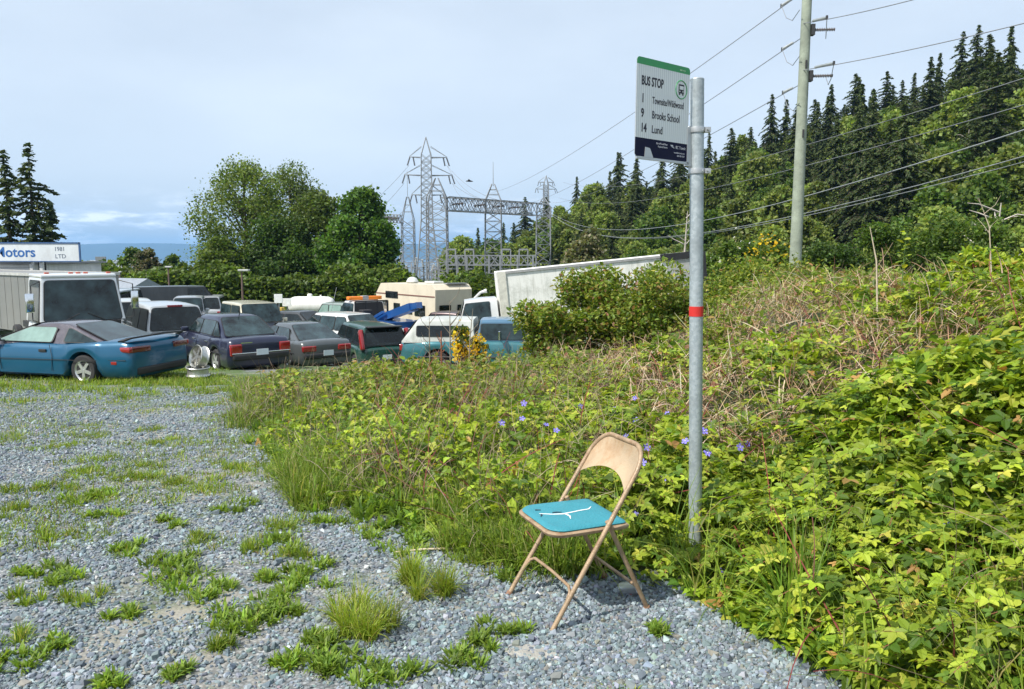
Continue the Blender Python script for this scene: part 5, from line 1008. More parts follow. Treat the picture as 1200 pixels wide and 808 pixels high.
# ------------------------------------------------------------------ folding chair
def chair():
    TAN = mat('tan_enamel', (.33, .235, .145), .45, .1, .25, 14, .2, 120, dirt=.85, dirtcol=(.17, .075, .035)); PAD = mat('turquoise_vinyl', (.03, .22, .275), .5, 0, .10, 7, .25, 90, dirt=.3, dirtcol=(.05, .30, .36)); RUB = mat('brown_foot', (.22, .12, .075), .7)
    # front legs (px 598,700) and (647,745); rear (757,712) and (707,672)
    A = gpt(647, 745); B = gpt(598, 700); Cc = gpt(757, 712)
    fr = (A + B) / 2; wv = (B - A); wv.z = 0; wv.normalize(); fw = Vector((wv.y, -wv.x, 0))
    rear_mid = Cc + wv * .205; dep = (rear_mid - fr); dep.z = 0
    if fw.dot(dep) > 0: fw = -fw
    # local frame: x = forwards (to the sitter's front), y = left, z up
    X, Y = (fr + dep * .5)[:2]; rz = math.atan2(fw.y, fw.x); root = thing('folding_chair', 'rusty tan steel folding chair with a torn turquoise seat at the foot of the sign', 'chair', (X, Y, g(X, Y) - .012), rz); print('CHAIR', A, B, Cc, math.degrees(rz), dep.length, (A - B).length)
    D = dep.length * .5; hw = .222; r = .0115
    # front frame: inverted U from front feet up to the top of the back
    F0 = Vector((D, 0, 0)); TP = Vector((-D + .03, 0, .80)); d = (TP - F0); 
    def fp(t, y): p_ = F0 + d * t; return Vector((p_.x, y, p_.z))
    pts = [fp(0, hw), fp(.25, hw - .002), fp(.55, hw - .005), fp(.80, hw - .008)]
    Ra = .115
    for k in range(1, 9): a = math.radians(90 * k / 8); pts.append(fp(1 - .15 + .15 * math.sin(a), hw - .008 - Ra + Ra * math.cos(a)))
    pts += [Vector((p_.x, -p_.y, p_.z)) for p_ in pts[::-1]]
    MB().tube(pts, r, 12).build('front_frame', TAN, root, 60)
    # back rest: curved sheet between the uprights, t from .74 to 1
    mb = MB(); nu, nvv = 18, 8; vs = []
    for side in (0, 1):
        for i in range(nu + 1):
            u = -1 + 2 * i / nu; y = u * (hw - .008)
            tl = .745 + .085 * (1 - abs(u) ** 2.2); e = max(0, abs(y) - (hw - .008 - Ra)); tt = 1 - .15 + .15 * math.sqrt(max(0, 1 - (e / Ra) ** 2)) - .006
            for j in range(nvv + 1):
                t = tl + (max(tt, tl + .004) - tl) * j / nvv; p_ = fp(t, y); bulge = -.030 * (1 - u * u) * math.sin(math.pi * min(1, .15 + j / nvv * .85)) ; p_.x += bulge - (.0022 if side else 0); vs.append(p_)
    m_ = (nu + 1) * (nvv + 1); fs = []
    for i in range(nu):
        for j in range(nvv): k = i * (nvv + 1) + j; fs.append((k, k + 1, k + nvv + 2, k + nvv + 1)); fs.append((m_ + k, m_ + k + nvv + 1, m_ + k + nvv + 2, m_ + k + 1))
    for i in range(nu):
        for j in (0, nvv): k = i * (nvv + 1) + j; fs.append((k, k + nvv + 1, m_ + k + nvv + 1, m_ + k))
    mb.add(vs, fs); mb.build('backrest', mat('worn_tan_sheet', (.41, .31, .20), .42, .1, .2, 5, .1, 90, dirt=.85, dirtcol=(.30, .15, .06)), root, 50)
    # rear legs: from the pivot on the uprights below the back down to the rear feet
    hr = hw - .028; pv = fp(.60, hr); ft = Vector((-D, 0, 0))
    for s in (-1, 1): MB().tube([(pv.x, s * hr, pv.z), (ft.x, s * hr, 0)], r * .95, 10).build('rear_leg', TAN, root, 60)
    k = .28; p_ = Vector((ft.x + (pv.x - ft.x) * k, 0, pv.z * k)); MB().tube([(p_.x, -hr, p_.z), (p_.x, hr, p_.z)], .008, 8).build('rear_crossbar', TAN, root, 60)
    # front stretcher: bowed up
    q = [fp(.16, hw - .002), fp(.225, hw - .02), fp(.245, hw - .05), fp(.25, 0), fp(.245, -hw + .05), fp(.225, -hw + .02), fp(.16, -hw + .002)]; MB().tube(q, .0078, 8).build('front_stretcher', TAN, root, 60)
    for s in (-1, 1):
        for P_, dd in ((fp(0, s * (hw)), d.normalized()), (Vector((ft.x, s * hr, 0)), (Vector((pv.x, 0, pv.z)) - ft).normalized())): MB().tube([P_ - dd * .012, P_ + dd * .028], r + .004, 12).build('foot_cap', RUB, root, 60)
    # seat pan and pad
    zs = .445; sx0, sx1 = -D + .045, D - .02 ; sw = .198
    sx1 = F0.x + (TP.x - F0.x) * (zs / .80) + .265; sx0 = sx1 - .415
    def outline(ins, n=7):
        o = []; cr_ = .075
        for (cx, cy, a0, c_) in ((sx1 - ins, sw - ins, 0, cr_), (sx0 + ins, sw - ins - .006, 90, .02), (sx0 + ins, -sw + ins + .006, 180, .02), (sx1 - ins, -sw + ins, 270, cr_)):
            sx = -1 if cx > (sx0 + sx1) / 2 else 1; sy = -1 if cy > 0 else 1
            for k in range(n): a = math.radians(a0 + 90 * k / (n - 1)); o.append((cx + sx * c_ + c_ * math.cos(a), cy + sy * c_ + c_ * math.sin(a)))
        return o
    def zt(x): return zs + .012 * ((x - sx0) / (sx1 - sx0)) 
    def slab(layers, name, m):
        mb = MB(); n_ = None; vs = []
        for ins, dz in layers: o = outline(ins); n_ = len(o); vs += [(x, y, zt(x) + dz) for x, y in o]
        fs = [(i * n_ + j, i * n_ + (j + 1) % n_, (i + 1) * n_ + (j + 1) % n_, (i + 1) * n_ + j) for i in range(len(layers) - 1) for j in range(n_)]; fs += [tuple(range(n_))[::-1], tuple((len(layers) - 1) * n_ + j for j in range(n_))]; mb.add(vs, fs); return mb.build(name, m, root, 50)
    slab([(.006, -.020), (0, -.014), (-.002, -.004), (.004, .002), (.02, .003)], 'seat_pan', TAN)
    pad = slab([(.014, .003), (.010, .009), (.016, .016), (.035, .020), (.07, .022)], 'seat_pad', PAD)
    TW = mat('torn_lining', (.66, .70, .70), .8); TD = mat('tear_gap', (.02, .03, .05), .8)
    def patch(line, wd, z, name, m):
        mb = MB()
        for (x0_, y0_, w0), (x1_, y1_, w1) in zip(line[:-1], line[1:]):
            dx, dy = x1_ - x0_, y1_ - y0_; L_ = math.hypot(dx, dy); nx_, ny_ = -dy / L_, dx / L_
            mb.panel([(x0_ + nx_ * w0 * wd, y0_ + ny_ * w0 * wd, zt(x0_) + z), (x0_ - nx_ * w0 * wd, y0_ - ny_ * w0 * wd, zt(x0_) + z), (x1_ - nx_ * w1 * wd, y1_ - ny_ * w1 * wd, zt(x1_) + z), (x1_ + nx_ * w1 * wd, y1_ + ny_ * w1 * wd, zt(x1_) + z)], .0012)
        mb.build(name, m, pad)
    c0 = (sx1 + sx0) / 2
    patch([(c0 + .155, -.03, .5), (c0 + .10, .0, .8), (c0 + .05, .012, 1.1), (c0 + .0, .005, .9), (c0 - .05, -.004, .9), (c0 - .10, -.008, .8), (c0 - .13, -.035, .3)], .0055, .0235, 'tear', TW)
    patch([(c0 + .04, .012, 1), (c0 + .035, .05, .9), (c0 + .05, .085, .3)], .005, .0238, 'tear', TW)
    patch([(c0 + .15, -.085, 1), (c0 + .125, -.075, .6)], .006, .0236, 'tear_gap', TD); patch([(c0 + .09, -.022, .5), (c0 + .07, -.02, 1), (c0 + .045, -.012, .4)], .006, .0240, 'tear_gap', TD); patch([(c0 + .15, -.02, .9), (c0 + .155, -.005, .8), (c0 + .165, .005, .5)], .004, .0240, 'tear_gap', TD)
    return root
chair()
# crumpled plastic cup under the chair, a stone, a stick, bits of litter
def cup():
    P = gpt(737, 697); root = thing('plastic_cup', 'crumpled clear plastic cup with a small red mark under the folding chair', 'cup', (P.x, P.y, P.z + .035)); root.rotation_euler = (math.radians(75), .2, math.radians(60))
    pm = bpy.data.materials.new('cloudy_plastic'); pm.use_nodes = True; p = pm.node_tree.nodes['Principled BSDF']; p.inputs['Base Color'].default_value = (.55, .58, .6, 1); p.inputs['Transmission Weight'].default_value = .55; p.inputs['Roughness'].default_value = .3
    mb = MB(); prof = [(.030, -.05), (.033, -.045), (.043, .05), (.047, .052), (.042, .049), (.031, -.042)]; mb.lathe(prof, (0, 0, 0), None, 18); mb.v = [(x * (1 + .12 * math.sin(7 * z * 20 + y * 60)), y * (.75 + .1 * math.cos(x * 90)), z) for x, y, z in mb.v]; mb.build('shell', pm, root, 60)
    MB().box((.0, -.032, 0), (.022, .003, .026)).build('red_mark', mat('red_print', (.5, .03, .03)), root)
cup()
P = gpt(640, 765); st = MB(); st.tube([(-.17, .02, .0), (-.08, 0, .006), (.02, .01, .004), (.14, .03, 0)], [.02, .07, .06, .015], 9); st.v = [(x, y, z * .12) for x, y, z in st.v]; tag(st.build('pale_stone', mat('pale_stone', (.30, .29, .26), .9, 0, .2, 20, .5), None, 60, (P.x, P.y, P.z)), 'flat pale patch of hardened cement dust beside the front foot of the chair', 'stone')
P = gpt(515, 648); sk = MB().tube([(-.26, -.02, .012), (-.1, .0, .02), (.08, .02, .018), (.26, .0, .012)], [.004, .007, .007, .003], 7).build('stick', mat('bleached_stick', (.50, .42, .31), .8), None, 60, (P.x, P.y, P.z)); tag(sk, 'bleached bare stick lying on the gravel edge left of the chair', 'stick')
# ------------------------------------------------------------------ plants of the bank
BR1 = [(.22, .31, .028, 4), (.33, .42, .035, 3), (.36, .44, .05, 1.8), (.10, .18, .022, 3.2), (.46, .46, .07, .5), (.42, .24, .08, .15)]
BR2 = [(.16, .23, .03, 4), (.23, .29, .045, 3), (.09, .15, .022, 2.6), (.34, .34, .07, 1.6), (.34, .23, .09, .6), (.28, .14, .09, .25)]
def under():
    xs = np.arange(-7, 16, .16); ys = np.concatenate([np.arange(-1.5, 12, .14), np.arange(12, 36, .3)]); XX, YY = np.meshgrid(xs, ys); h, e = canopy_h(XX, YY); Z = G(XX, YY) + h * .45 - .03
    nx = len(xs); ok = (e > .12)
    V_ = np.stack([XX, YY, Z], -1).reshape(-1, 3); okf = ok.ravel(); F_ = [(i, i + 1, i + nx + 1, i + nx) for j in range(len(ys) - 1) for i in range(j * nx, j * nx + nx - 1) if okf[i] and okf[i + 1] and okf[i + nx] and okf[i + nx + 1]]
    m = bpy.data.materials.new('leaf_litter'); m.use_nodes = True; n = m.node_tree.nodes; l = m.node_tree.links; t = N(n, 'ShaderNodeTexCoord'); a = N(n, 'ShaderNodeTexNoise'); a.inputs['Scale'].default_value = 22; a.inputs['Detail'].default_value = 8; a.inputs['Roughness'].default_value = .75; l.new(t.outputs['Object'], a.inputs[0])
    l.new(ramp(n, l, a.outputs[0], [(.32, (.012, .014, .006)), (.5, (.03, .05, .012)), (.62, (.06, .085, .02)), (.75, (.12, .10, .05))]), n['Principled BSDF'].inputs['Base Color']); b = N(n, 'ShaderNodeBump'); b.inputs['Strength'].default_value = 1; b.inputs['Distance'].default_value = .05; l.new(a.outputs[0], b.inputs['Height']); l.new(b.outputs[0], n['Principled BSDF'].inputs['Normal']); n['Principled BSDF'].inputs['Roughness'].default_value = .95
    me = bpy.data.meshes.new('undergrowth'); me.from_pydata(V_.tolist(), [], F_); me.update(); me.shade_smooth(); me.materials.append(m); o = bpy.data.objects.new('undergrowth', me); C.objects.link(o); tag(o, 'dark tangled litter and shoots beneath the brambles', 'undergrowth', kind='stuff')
under()
def sample(k, Yl, Yh, ul, uh, p, emin=0., emax=99):
    """points in the overgrown bank, thinner with distance"""
    a = 2 - p; t = rng.random(k); y = (Yl ** a + t * (Yh ** a - Yl ** a)) ** (1 / a); x = rng.uniform(ul, uh, k) * y
    h, e = canopy_h(x, y); m = (e > emin) & (e < emax); return x[m], y[m], h[m], e[m]
def brown_zone(x, y):
    """where the dry tangle lies"""
    return np.exp(-((x - 2.9 - .18 * (y - 6)) / (1.7 + .22 * y)) ** 2) * ss(4.0, 5.6, y) * (1 - ss(13, 19, y)) * (-.15 + 1.9 * ss(.24, .46, fnoise(x * .8 + 20, y * .8, 3))) * ss(.3, 1.6, x)
def thicket():
    cl = Cloud()
    x, y, h, e = sample(300000, 1.5, 34, -.35, 1.05, 1.3)
    bz = brown_zone(x, y); right = ss(-.5, 1.2, x - .02 * y); low = ss(.1, .9, e)
    keep = rng.random(len(x)) < (1 - .90 * np.clip(bz, 0, 1)) * np.where(x < .9, .42 + .20 * ss(8, 12, y), 1.); x, y, h, e, bz = x[keep], y[keep], h[keep], e[keep], bz[keep]; k = len(x)
    z = G(x, y) + h * (1 - .7 * rng.random(k) ** 1.5) + rng.normal(0, .02, k)
    near = y < 7.5; ivy = near & (e < .75) & (rng.random(k) < .8)
    sz = np.where(near, rng.uniform(.042, .085, k), rng.uniform(.07, .11, k) * (.75 + .03 * y)) * np.where(ivy, .85, 1)
    tone = (.72 + .6 * fnoise(x * 1.4, y * 1.4 + 30, 3))[:, None]
    yaw = rng.uniform(0, 6.28, k); pit = rng.normal(.25, .5, k); rol = rng.normal(0, .5, k)
    c1 = cols(k, BR1, .14) * tone; c2 = cols(k, BR2, .15) * tone; f = ss(6, 11, y)[:, None]; far_f = (rng.random(k)[:, None] < f + .5 * np.clip(bz, 0, 1)[:, None]); cc = np.where(far_f, c2, c1)
    m1 = near & ~ivy & (rng.random(k) < .55); m2 = ivy; m3 = ~(m1 | m2)
    for mm, T_ , s_ in ((m1, T_TRI, 1.35), (m2, T_IVY, 1.), (m3, T_LEAF, 1.)): cl.add(T_, np.stack([x, y, z], 1)[mm], yaw[mm], pit[mm], rol[mm], sz[mm] * s_, cc[mm])
    tag(cl.build('brambles', LEAF), 'thick bank of bramble and ivy leaves spreading behind the sign and chair', 'brambles', kind='stuff')
thicket()
def sprays():
    """arching bramble shoots with three-part leaves along them"""
    cl = Cloud(); st = Cloud(); x, y, h, e = sample(9000, 2.0, 12, -.1, 1.0, 1.35, .25); m_ = (x > .6) & (rng.random(len(x)) < .7 * (1 - .9 * np.clip(brown_zone(x, y), 0, 1))); x, y, h = x[m_], y[m_], h[m_]; n_ = len(x)
    az = rng.uniform(0, 6.28, n_); L_ = rng.uniform(.16, .42, n_) * (.8 + .03 * y); z0 = G(x, y) + h * .8; tone = (1 + rng.normal(0, .14, n_))
    for q in range(9):
        t = .15 + .85 * q / 8; r_ = L_ * t * (.75 + .25 * t); z = z0 + L_ * (.75 * t - .62 * t * t); px_ = x + r_ * np.cos(az); py_ = y + r_ * np.sin(az); side = (1 if q % 2 else -1)
        s_ = (.085 - .035 * t) * rng.uniform(.75, 1.25, n_); c_ = cols(n_, BR1, .10) * tone[:, None] * (.78 + .28 * t) * np.array([1 + .06 * (t > .8), 1, 1]); cl.add(T_TRI, np.stack([px_, py_, z], 1), az + side * rng.uniform(.5, 1.3, n_), rng.normal(.2, .3, n_), rng.normal(side * .25, .3, n_), s_ * (1 + .02 * y), c_)
        t2 = .15 + .85 * (q + .5) / 8
        st.add(([(-.5, -.5, 0), (.5, -.5, 0), (.5, .5, 0), (-.5, .5, 0)], [(0, 1, 2, 3)]), np.stack([px_, py_, z - .004], 1), az, -np.arctan(.75 - 1.24 * t) * np.ones(n_), np.zeros(n_), np.stack([L_ * .13, np.full(n_, .004), np.ones(n_)], 1), cols(n_, [(.22, .10, .06, 2), (.18, .22, .05, 2)], .1))
    o = cl.build('bramble_shoots', LEAF); tag(o, 'arching leafy bramble shoots standing up out of the bank', 'bramble shoots', kind='stuff'); st.build('shoot_stems', DRY, o)
sprays()
def mound():
    """big bramble mound in front of the box truck"""
    for (px, py, Y, wpx, lab, sd) in ((715, 312, 17.0, 190, 'big arching bramble bush hiding the lower side of the white box truck', 71), (652, 350, 16.2, 120, 'lower bramble bush at the left foot of the arching bush', 72), (800, 322, 18.6, 140, 'bramble bush behind the sign post below the black end of the box truck', 73), (905, 318, 21, 190, 'long low bramble mound at the foot of the wooden utility pole', 74), (1040, 326, 17.5, 150, 'bramble mound behind the dry canes right of the wooden utility pole', 75), (1165, 290, 8.6, 170, 'leafy bramble clump rising at the right frame edge', 76)):
        P = at(px, py, Y); gz = g(P.x, Y) - .05; h = P.z - gz; shrub('bramble_bush', lab, (P.x, Y, gz), wpx / F * Y / 2, h * 1.08, 13000 if sd in (71, 76, 74) else 8000, .105 if Y > 12 else .075, BR2 if sd != 76 else BR1, sd, 'bramble bushes')
mound()
def canes():
    mb = MB(); cl = Cloud(); dry = [(.44, .33, .21, 3), (.33, .22, .13, 3), (.50, .42, .31, 2), (.27, .13, .09, 1.2)]
    def bundle(k, Yl, Yh, ul, uh, w8, name, lab, lenr, rad, pal, upr, hk=1.):
        c_ = Cloud(); x, y, h, e = sample(k, Yl, Yh, ul, uh, 1.0, .1); keep = (rng.random(len(x)) < w8(x, y)) & (pole_d(x, y) > .3); x, y, h = x[keep], y[keep], h[keep]; n_ = len(x)
        seg = 6; yaw = rng.uniform(0, 6.28, n_); L_ = rng.uniform(*lenr, n_); curve = rng.uniform(.6, 2.0, n_); tmpls = []
        for q in range(4):
            b = (.4, .9, 1.5, 2.2)[q]; V_ = []; Q_ = []
            for i in range(seg + 1):
                t = i / seg; a = b * t; cx = (1 - math.cos(a)) / b; cz = math.sin(a) / b; ww = 1 - .6 * t
                for dy, dz in ((-.5, 0), (.5, 0), (0, .8)): V_.append((cx + (.0), dy * ww, cz + dz * ww * 0)) if dz == 0 else V_.append((cx + .0, 0, cz))
                V_[-1] = (cx, 0, cz)
                if i: k_ = 3 * i; Q_ += [(k_ - 3, k_ - 2, k_ + 1, k_)]
            tmpls.append((V_, Q_))
        idx = rng.integers(0, 4, n_); z = G(x, y) + h * rng.uniform(.2, .8, n_) * hk
        for q in range(4):
            m_ = idx == q; kk = m_.sum(); S = np.stack([L_[m_], np.full(kk, rad) * (1 + .06 * y[m_]), L_[m_]], 1); c_.add(tmpls[q], np.stack([x, y, z], 1)[m_], yaw[m_], rng.normal(upr[0], upr[1], kk), rng.normal(0, .5, kk), S, cols(kk, pal, .15))
        tag(c_.build(name, DRY), lab, name.replace('_', ' '), kind='stuff')
    bundle(40000, 3.6, 18, -.1, 1., lambda x, y: np.clip(brown_zone(x, y) * 1.1, 0, 1), 'dry_canes', 'tangle of dead bleached bramble canes on top of the bank', (.18, .50), .0062, dry, (.75, .6), 1.15)
    bundle(2600, 2.2, 14, -.2, 1., lambda x, y: np.full(len(x), .6), 'bramble_canes', 'living red brown bramble canes arching through the leaves', (.3, .75), .0065, [(.20, .05, .05, 3), (.15, .07, .05, 2), (.22, .16, .08, 1)], (.3, .5))
    bundle(11000, 3.6, 14, -.45, .14, lambda x, y: np.where((x < 1.2), .18 + .8 * (fnoise(x * .8 + 5, y * .8, 3) > .56), 0), 'dry_stalks', 'thin dry upright weed stalks standing in the tall grass', (.3, .62), .0038, [(.33, .27, .19, 3), (.24, .19, .13, 3), (.16, .11, .08, 1)], (0, .16))
    bundle(260, 1.6, 4, .42, 1., lambda x, y: np.full(len(x), .8), 'weed_stems', 'thin grey leafless weed stems at the lower right edge', (.35, .7), .0025, [(.22, .17, .12, 3), (.15, .12, .08, 2)], (0, .2))
canes()
# ------------------------------------------------------------------ grass
GP = [(.19, .28, .032, 4), (.25, .33, .045, 3), (.12, .19, .025, 2.4), (.38, .36, .12, 1.)]
def tufts(cl, C_, nb, hgt, wid, spread, pal, tm=BL, jit=.14, tilt=.35):
    """C_: (n,2) centres"""
    n_ = len(C_); hgt = np.broadcast_to(hgt, n_); spread = np.broadcast_to(spread, n_); i = np.repeat(np.arange(n_), nb); k = len(i); a = rng.uniform(0, 6.28, k); rr = spread[i] * rng.random(k) ** .7
    x = C_[i, 0] + rr * np.cos(a); y = C_[i, 1] + rr * np.sin(a); z = G(x, y) - .004; L_ = hgt[i] * rng.uniform(.45, 1.15, k); q = rng.integers(0, len(tm), k); cc = cols(k, pal, jit) * (1 + .16 * rng.normal(0, 1, n_))[i][:, None]
    for j in range(len(tm)):
        m_ = q == j; kk = m_.sum(); S = np.stack([L_[m_], wid * rng.uniform(.7, 1.3, kk) * (1 if np.isscalar(wid) else 1), L_[m_]], 1); cl.add(tm[j], np.stack([x, y, z], 1)[m_], a[m_] + rng.normal(0, .7, kk), rng.normal(.1, tilt, kk), rng.normal(0, .15, kk), S, cc[m_])
def grasses():
    cl = Cloud()
    # tall grass along the front of the bank, left of the pole
    x, y, h, e = sample(34000, 3.4, 14, -.55, .30, 1.2, -.05, 4); m_ = (x < 1.6) & (pole_d(x, y) > .38) & (rng.random(len(x)) < .12 + .75 * (fnoise(x * 1.3 + 7, y * 1.3, 3) > .47)); x, y = x[m_], y[m_]
    tufts(cl, np.stack([x, y], 1), 13, rng.uniform(.10, .34, len(x)) * (.6 + .9 * fnoise(x * 1.7, y * 1.7 + 50, 3)), .0075, .08, [(.17, .26, .032, 4), (.23, .31, .045, 3), (.11, .18, .025, 2.4), (.38, .36, .15, 1.2)])
    # grass in the lot before the cars
    k = 5200; x = rng.uniform(-14, -2.6, k); y = rng.uniform(9.5, 19, k); e = edge_dist(x, y); dns = fnoise(x * .5 + 3, y * .5, 4); m_ = (e < .2) & (rng.random(k) < ss(.46, .60, dns + .08 * ss(12, 14, y))); x, y = x[m_], y[m_]
    tufts(cl, np.stack([x, y], 1), 12, rng.uniform(.06, .17, len(x)), .012, .14, GP)
    k = 700; x = rng.uniform(-13, -3, k); y = rng.uniform(12.6, 15.8, k); m_ = (edge_dist(x, y) < 0) & (fnoise(x * .9, y * .9 + 33, 3) > .47); tufts(cl, np.stack([x, y], 1)[m_], 14, .17, .013, .14, GP)
    # thin scattered sprigs on the gravel
    k = 16000; y = 2.2 * (14 / 2.2) ** rng.random(k); x = rng.uniform(-.9, .3, k) * y; m_ = (edge_dist(x, y) < .1) & (fnoise(x * 1.0 + 60, y * 1.0, 4) + .10 * (edge_dist(x, y) > -1.) + .05 * ss(5, 9, y) > .525 + .05 * rng.random(k)); tufts(cl, np.stack([x, y], 1)[m_], 9, rng.uniform(.025, .075, m_.sum()), .0055, .05, GP + [(.2, .12, .06, .8)])
    # scattered blades at the right margin
    x, y, h, e = sample(700, 1.8, 7, .15, .9, 1.2, .0, 2.5); tufts(cl, np.stack([x, y], 1), 9, rng.uniform(.35, .7, len(x)), .007, .05, GP)
    tag(cl.build('grass', LEAF), 'fresh green grass growing through the yard and along the bank', 'grass', kind='stuff')
grasses()
def clumps():
    """weeds and grass tufts in the gravel; picture centres give their ground points"""
    g_ = Cloud(); w_ = Cloud()
    L_ = [(172, 500, 17, 'g'), (245, 575, 34, 'g'), (238, 566, 24, 'g'), (190, 668, 40, 'w'), (212, 652, 24, 'w'), (62, 672, 26, 'w'), (128, 602, 16, 'w'), (96, 580, 20, 'w'), (192, 611, 15, 'w'), (148, 545, 34, 'g'), (118, 534, 26, 'g'), (100, 548, 20, 'g'), (213, 514, 20, 'g'), (310, 705, 40, 'w'), (288, 722, 26, 'w'), (352, 684, 26, 'w'), (330, 712, 20, 'w'),
          (436, 722, 40, 'G'), (420, 735, 26, 'G'), (392, 762, 36, 'w'), (398, 782, 24, 'w'), (375, 748, 18, 'w'), (458, 792, 30, 'w'), (584, 738, 22, 'w'), (548, 765, 26, 'w'), (560, 756, 16, 'w'), (766, 738, 11, 'w'), (507, 690, 24, 'G'), (470, 680, 22, 'G'), (558, 655, 16, 'g'), (592, 672, 16, 'w'), (362, 665, 22, 'w'), (340, 612, 26, 'g'), (368, 590, 22, 'w'), (392, 574, 28, 'w'), (330, 630, 24, 'w'),
          (72, 752, 16, 'w'), (14, 744, 16, 'g'), (12, 776, 18, 'w'), (132, 800, 16, 'w'), (480, 632, 36, 'w'), (445, 620, 24, 'w'), (520, 620, 30, 'w'), (560, 630, 26, 'w'), (410, 603, 26, 'w'), (22, 598, 16, 'g'), (160, 640, 18, 'w'), (230, 630, 16, 'g'), (95, 700, 18, 'g'), (150, 720, 14, 'w'), (60, 625, 14, 'g'), (205, 560, 22, 'g'), (130, 575, 16, 'w'), (270, 545, 22, 'g'), (30, 700, 14, 'g'), (260, 760, 16, 'g'), (330, 775, 14, 'w'), (110, 505, 24, 'g'), (60, 520, 20, 'g'), (18, 572, 20, 'g'), (60, 566, 18, 'g'), (172, 556, 20, 'g'), (20, 508, 30, 'g'), (330, 545, 20, 'g'), (278, 590, 18, 'w'), (45, 668, 14, 'w'), (250, 690, 20, 'w'), (210, 790, 10, 'w'), (290, 640, 16, 'g'), (345, 645, 20, 'g'), (300, 675, 16, 'w'), (355, 560, 30, 'g'), (400, 555, 26, 'g'), (310, 505, 36, 'g'), (290, 480, 40, 'g'), (240, 470, 30, 'g'), (335, 540, 30, 'g'), (655, 640, 20, 'w'), (620, 640, 24, 'w')]
    for px, py, s, kd in L_:
        P = gpt(px, py + s * .25); d = math.hypot(P.y, P.x); rad = s / F * d; c = np.array([[P.x, P.y]]); 
        nc = max(2, int(3 + s / 9)); ang = rng.uniform(0, 6.28, nc); rr = rad * rng.random(nc) ** .6 * 1.1; cc = np.stack([P.x + rr * np.cos(ang) * 1.3, P.y + rr * np.sin(ang)], 1)
        if kd == 'G': tufts(g_, cc[:4], 110, .19, .0042, rad * .35, [(.26, .34, .035, 4), (.33, .36, .06, 2), (.17, .26, .03, 2), (.42, .36, .15, .6)], BL, .12, .2)
        elif kd == 'g': tufts(g_, cc, 60, .075, .0058, rad * .5, GP)
        else: tufts(w_, cc, 34, .058 + .0003 * s, .0135, rad * .42, [(.17, .27, .035, 4), (.23, .33, .05, 3), (.11, .19, .025, 1.6)], ROS, .12, .25); tufts(g_, cc, 28, .055, .005, rad * .7, GP)
    # rosette weeds in the shade line of the bank
    k = 1100; t = rng.random(k); i = rng.integers(4, 13, k); a = EDGE[i]; b = EDGE[i + 1]; p_ = a * (1 - t[:, None]) + b * t[:, None] + rng.normal(0, .12, (k, 2)); p_ = p_ + np.where(p_[:, :1] < .3, np.abs(rng.normal(0, .5, p_.shape)) * [1, 1], 0); p_ = p_[(edge_dist(p_[:, 0], p_[:, 1]) > np.where(p_[:, 0] > .2, .06, -.25)) & (pole_d(p_[:, 0], p_[:, 1]) > .3)]; k = len(p_); tufts(w_, p_, 16, rng.uniform(.07, .16, k), .024, .06, [(.15, .25, .03, 4), (.21, .31, .045, 3), (.09, .16, .022, 1.6)], ROS, .13, .3)
    # long leaved clump right of the post
    for px, py, n_, hh in ((935, 735, 54, .55), (950, 720, 50, .55), (925, 745, 40, .4), (1185, 800, 50, .45), (1170, 790, 50, .5), (700, 600, 40, .26), (640, 560, 30, .24), (545, 560, 60, .30), (520, 540, 60, .30)):
        P = gpt(px, py); q = np.array([[P.x, P.y]]); tufts(w_ if n_ < 55 else g_, q, n_, hh, .012, .07, [(.13, .22, .028, 3), (.19, .29, .04, 2)], BL, .12, .18)
    tag(g_.build('grass_tufts', LEAF), 'short bright grass tufts sprouting through the gravel', 'grass', kind='stuff'); tag(w_.build('weeds', LEAF), 'broad leaved weeds and rosettes sprouting through the gravel', 'weeds', kind='stuff')
clumps()
# periwinkle flowers: one thing each
def flowers():
    pm = mat('periwinkle_petal', (.20, .17, .62), .6, 0, .1, 20); ym = mat('flower_eye', (.75, .75, .6)); F0 = None; pts = [(733, 513), (803, 520), (758, 527), (652, 507), (697, 507), (612, 493), (640, 500), (745, 495), (782, 487), (744, 469), (720, 481), (833, 500), (829, 534), (867, 527), (848, 670), (876, 523), (1112, 624), (588, 498), (753, 545), (700, 527), (825, 508), (779, 563), (744, 605), (680, 478), (614, 475)]
    for k, (px, py) in enumerate(pts):
        d = ray(px, py); o = Vector((0, 0, CAMZ)); t = 1.5
        while t < 30:
            p_ = o + d * t; h, e = canopy_h(p_.x, p_.y)
            if p_.z < g(p_.x, p_.y) + float(h) * 1.0 + .03: break
            t *= 1.004
        if F0 is None:
            mb = MB()
            for q in range(5):
                a = 2 * math.pi * q / 5; dd = Vector((math.cos(a), math.sin(a), .12)); tt = Vector((-dd.y, dd.x, 0)); mb.panel([Vector((0, 0, 0)), dd * .016 - tt * .006, dd * .026 - tt * .004, dd * .024 + tt * .011, dd * .014 + tt * .009], .001)
            f = mb.build('flower', pm); st = MB().tube([(0, 0, -.002), (.005, 0, -.07)], .0012, 4).build('stem', mat('green_stem', (.08, .15, .03)), f); ey = MB().lathe([(.003, 0), (.003, .004)], (0, 0, .001), None, 6).build('eye', ym, f); F0 = f
        else:
            f = F0.copy(); C.objects.link(f)
            for c_ in F0.children: q_ = c_.copy(); C.objects.link(q_); q_.parent = f
        f.location = p_ + Vector((0, 0, .015)); f.rotation_euler = (math.radians(random.uniform(25, 75)), random.uniform(-.3, .3), random.uniform(-.8, .8)); s = random.uniform(.8, 1.15); f.scale = (s, s, s); tag(f, 'small violet blue five petalled periwinkle flower open among the green leaves', 'flower', 'periwinkle flowers in the bank')
flowers()
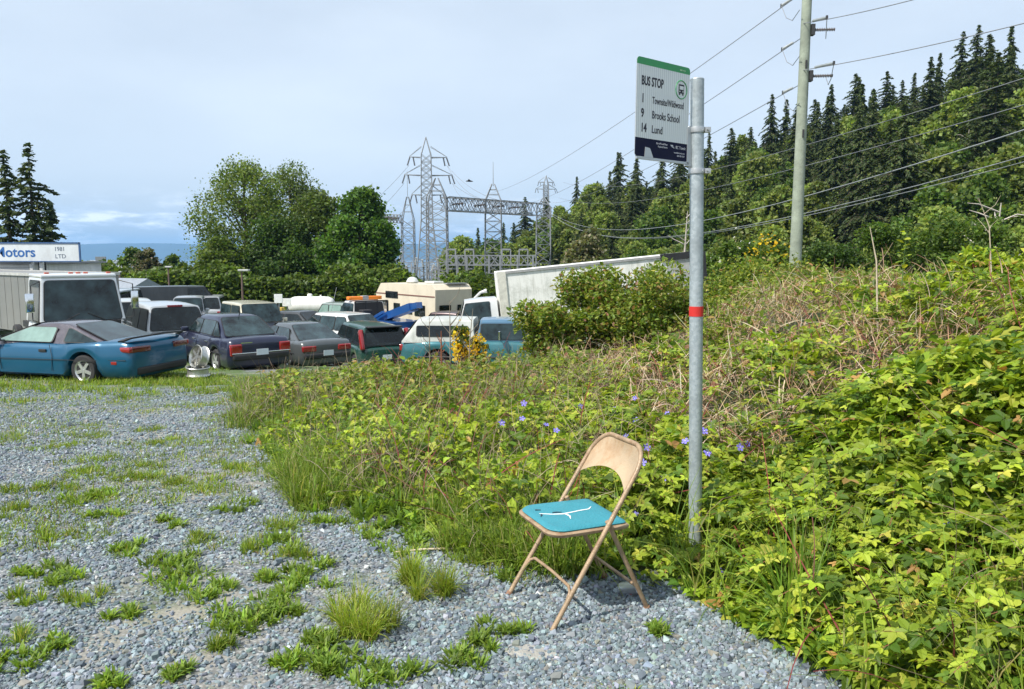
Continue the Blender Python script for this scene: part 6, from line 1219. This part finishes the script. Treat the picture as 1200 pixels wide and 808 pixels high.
# small yellow broom and bare saplings by the canopy pickup
for px, yt, Y, w_, sd, lab in ((540, 378, 14.3, 26, 81, 'taller spike of yellow broom in front of the canopy pickup'), (560, 390, 14.1, 26, 82, 'lower yellow broom sprig right of the taller broom spike')):
    P = at(px, yt, Y); gz = g(P.x, Y); h = P.z - gz; shrub('broom_shrub', lab, (P.x, Y, gz), w_ / F * Y / 2, h * 1.12, 900, .06, GREEN, sd, None, (320, YEL, .05))
def sapling(px, yt, yb, Y, lab, n_=7, lean=.0, m=None, r=.014, leaves=0):
    P = at(px, yt, Y); gz = max(g(P.x, Y), at(px, yb, Y).z); h = P.z - gz; mb = MB(); mb.tube([(0, 0, -.4), (lean * .4, 0, h * .5), (lean, 0, h)], [r, r * .8, r * .3], 6)
    for k in range(n_):
        t = random.uniform(.25, .95); s = random.choice((-1, 1)); q = h * random.uniform(.12, .3); mb.tube([(lean * t, 0, h * t), (lean * t + s * q * .5, random.uniform(-.1, .1), h * t + q * .6), (lean * t + s * q * .7, random.uniform(-.1, .1), h * t + q * 1.2)], [r * .5, r * .35, r * .15], 5, False)
    o = mb.build('bare_sapling' if not leaves else 'shoot', m or mat('grey_twig', (.24, .20, .15), .9), None, 60, (P.x, Y, gz)); tag(o, lab, 'sapling')
    if leaves:
        c_ = Cloud(); z = np.linspace(h * .35, h, leaves); k = leaves; c_.add(T_LEAF, np.stack([np.zeros(k), np.zeros(k), z], 1), np.arange(k) * 2.4, rng.normal(-.3, .3, k), rng.normal(0, .3, k), np.linspace(.09, .07, k), cols(k, [(.25, .34, .04, 3), (.45, .48, .05, 2)], .1)); c_.build('leaves', LEAF, o)
sapling(527, 352, 430, 13.6, 'bare upright sapling in front of the canopy of the teal pickup', 9); sapling(503, 372, 430, 13.2, 'thin bare twiggy weed left of the upright sapling', 7); sapling(548, 362, 430, 13.9, 'bare twiggy sapling behind the small yellow broom', 8, .1); sapling(517, 388, 430, 13.0, 'rust brown dock stalk in front of the canopy pickup window', 5, 0, mat('rust_stalk', (.22, .08, .04), .8), .02)
sapling(1036, 266, 345, 7.4, 'bleached bare cane leaning left above the dry tangle', 0, -.14, mat('bleached_stick', (.50, .42, .31)), .010); sapling(1060, 272, 350, 7.2, 'leafy shoot with a yellow tip standing above the dry tangle', 0, .02, mat('green_stem', (.08, .15, .03)), .006, 13)
sapling(1172, 232, 300, 7.0, 'forked grey bare twig at the upper right above the bramble clump', 4, -.2, mat('bleached_stick', (.50, .42, .31)), .006)
# ------------------------------------------------------------------ air
hz = MB().add([(x, y, z) for z in (-60, 330) for x, y in ((-17000, -300), (17000, -300), (17000, 13500), (-17000, 13500))], [(3, 2, 1, 0), (4, 5, 6, 7), (0, 1, 5, 4), (1, 2, 6, 5), (2, 3, 7, 6), (3, 0, 4, 7)])
hm = bpy.data.materials.new('haze'); hm.use_nodes = True; hn = hm.node_tree.nodes; hn.clear(); ho = N(hn, 'ShaderNodeOutputMaterial'); hv = N(hn, 'ShaderNodeVolumePrincipled'); hv.inputs['Color'].default_value = (.30, .60, 1, 1); hv.inputs['Density'].default_value = 1.2e-4; hv.inputs['Anisotropy'].default_value = .1; hm.node_tree.links.new(hv.outputs[0], ho.inputs['Volume'])
tag(hz.build('haze', hm), 'faint pale blue air in front of the far mountains', 'haze', kind='stuff')
print('TREES', nt, 'OBJECTS', len(bpy.data.objects))
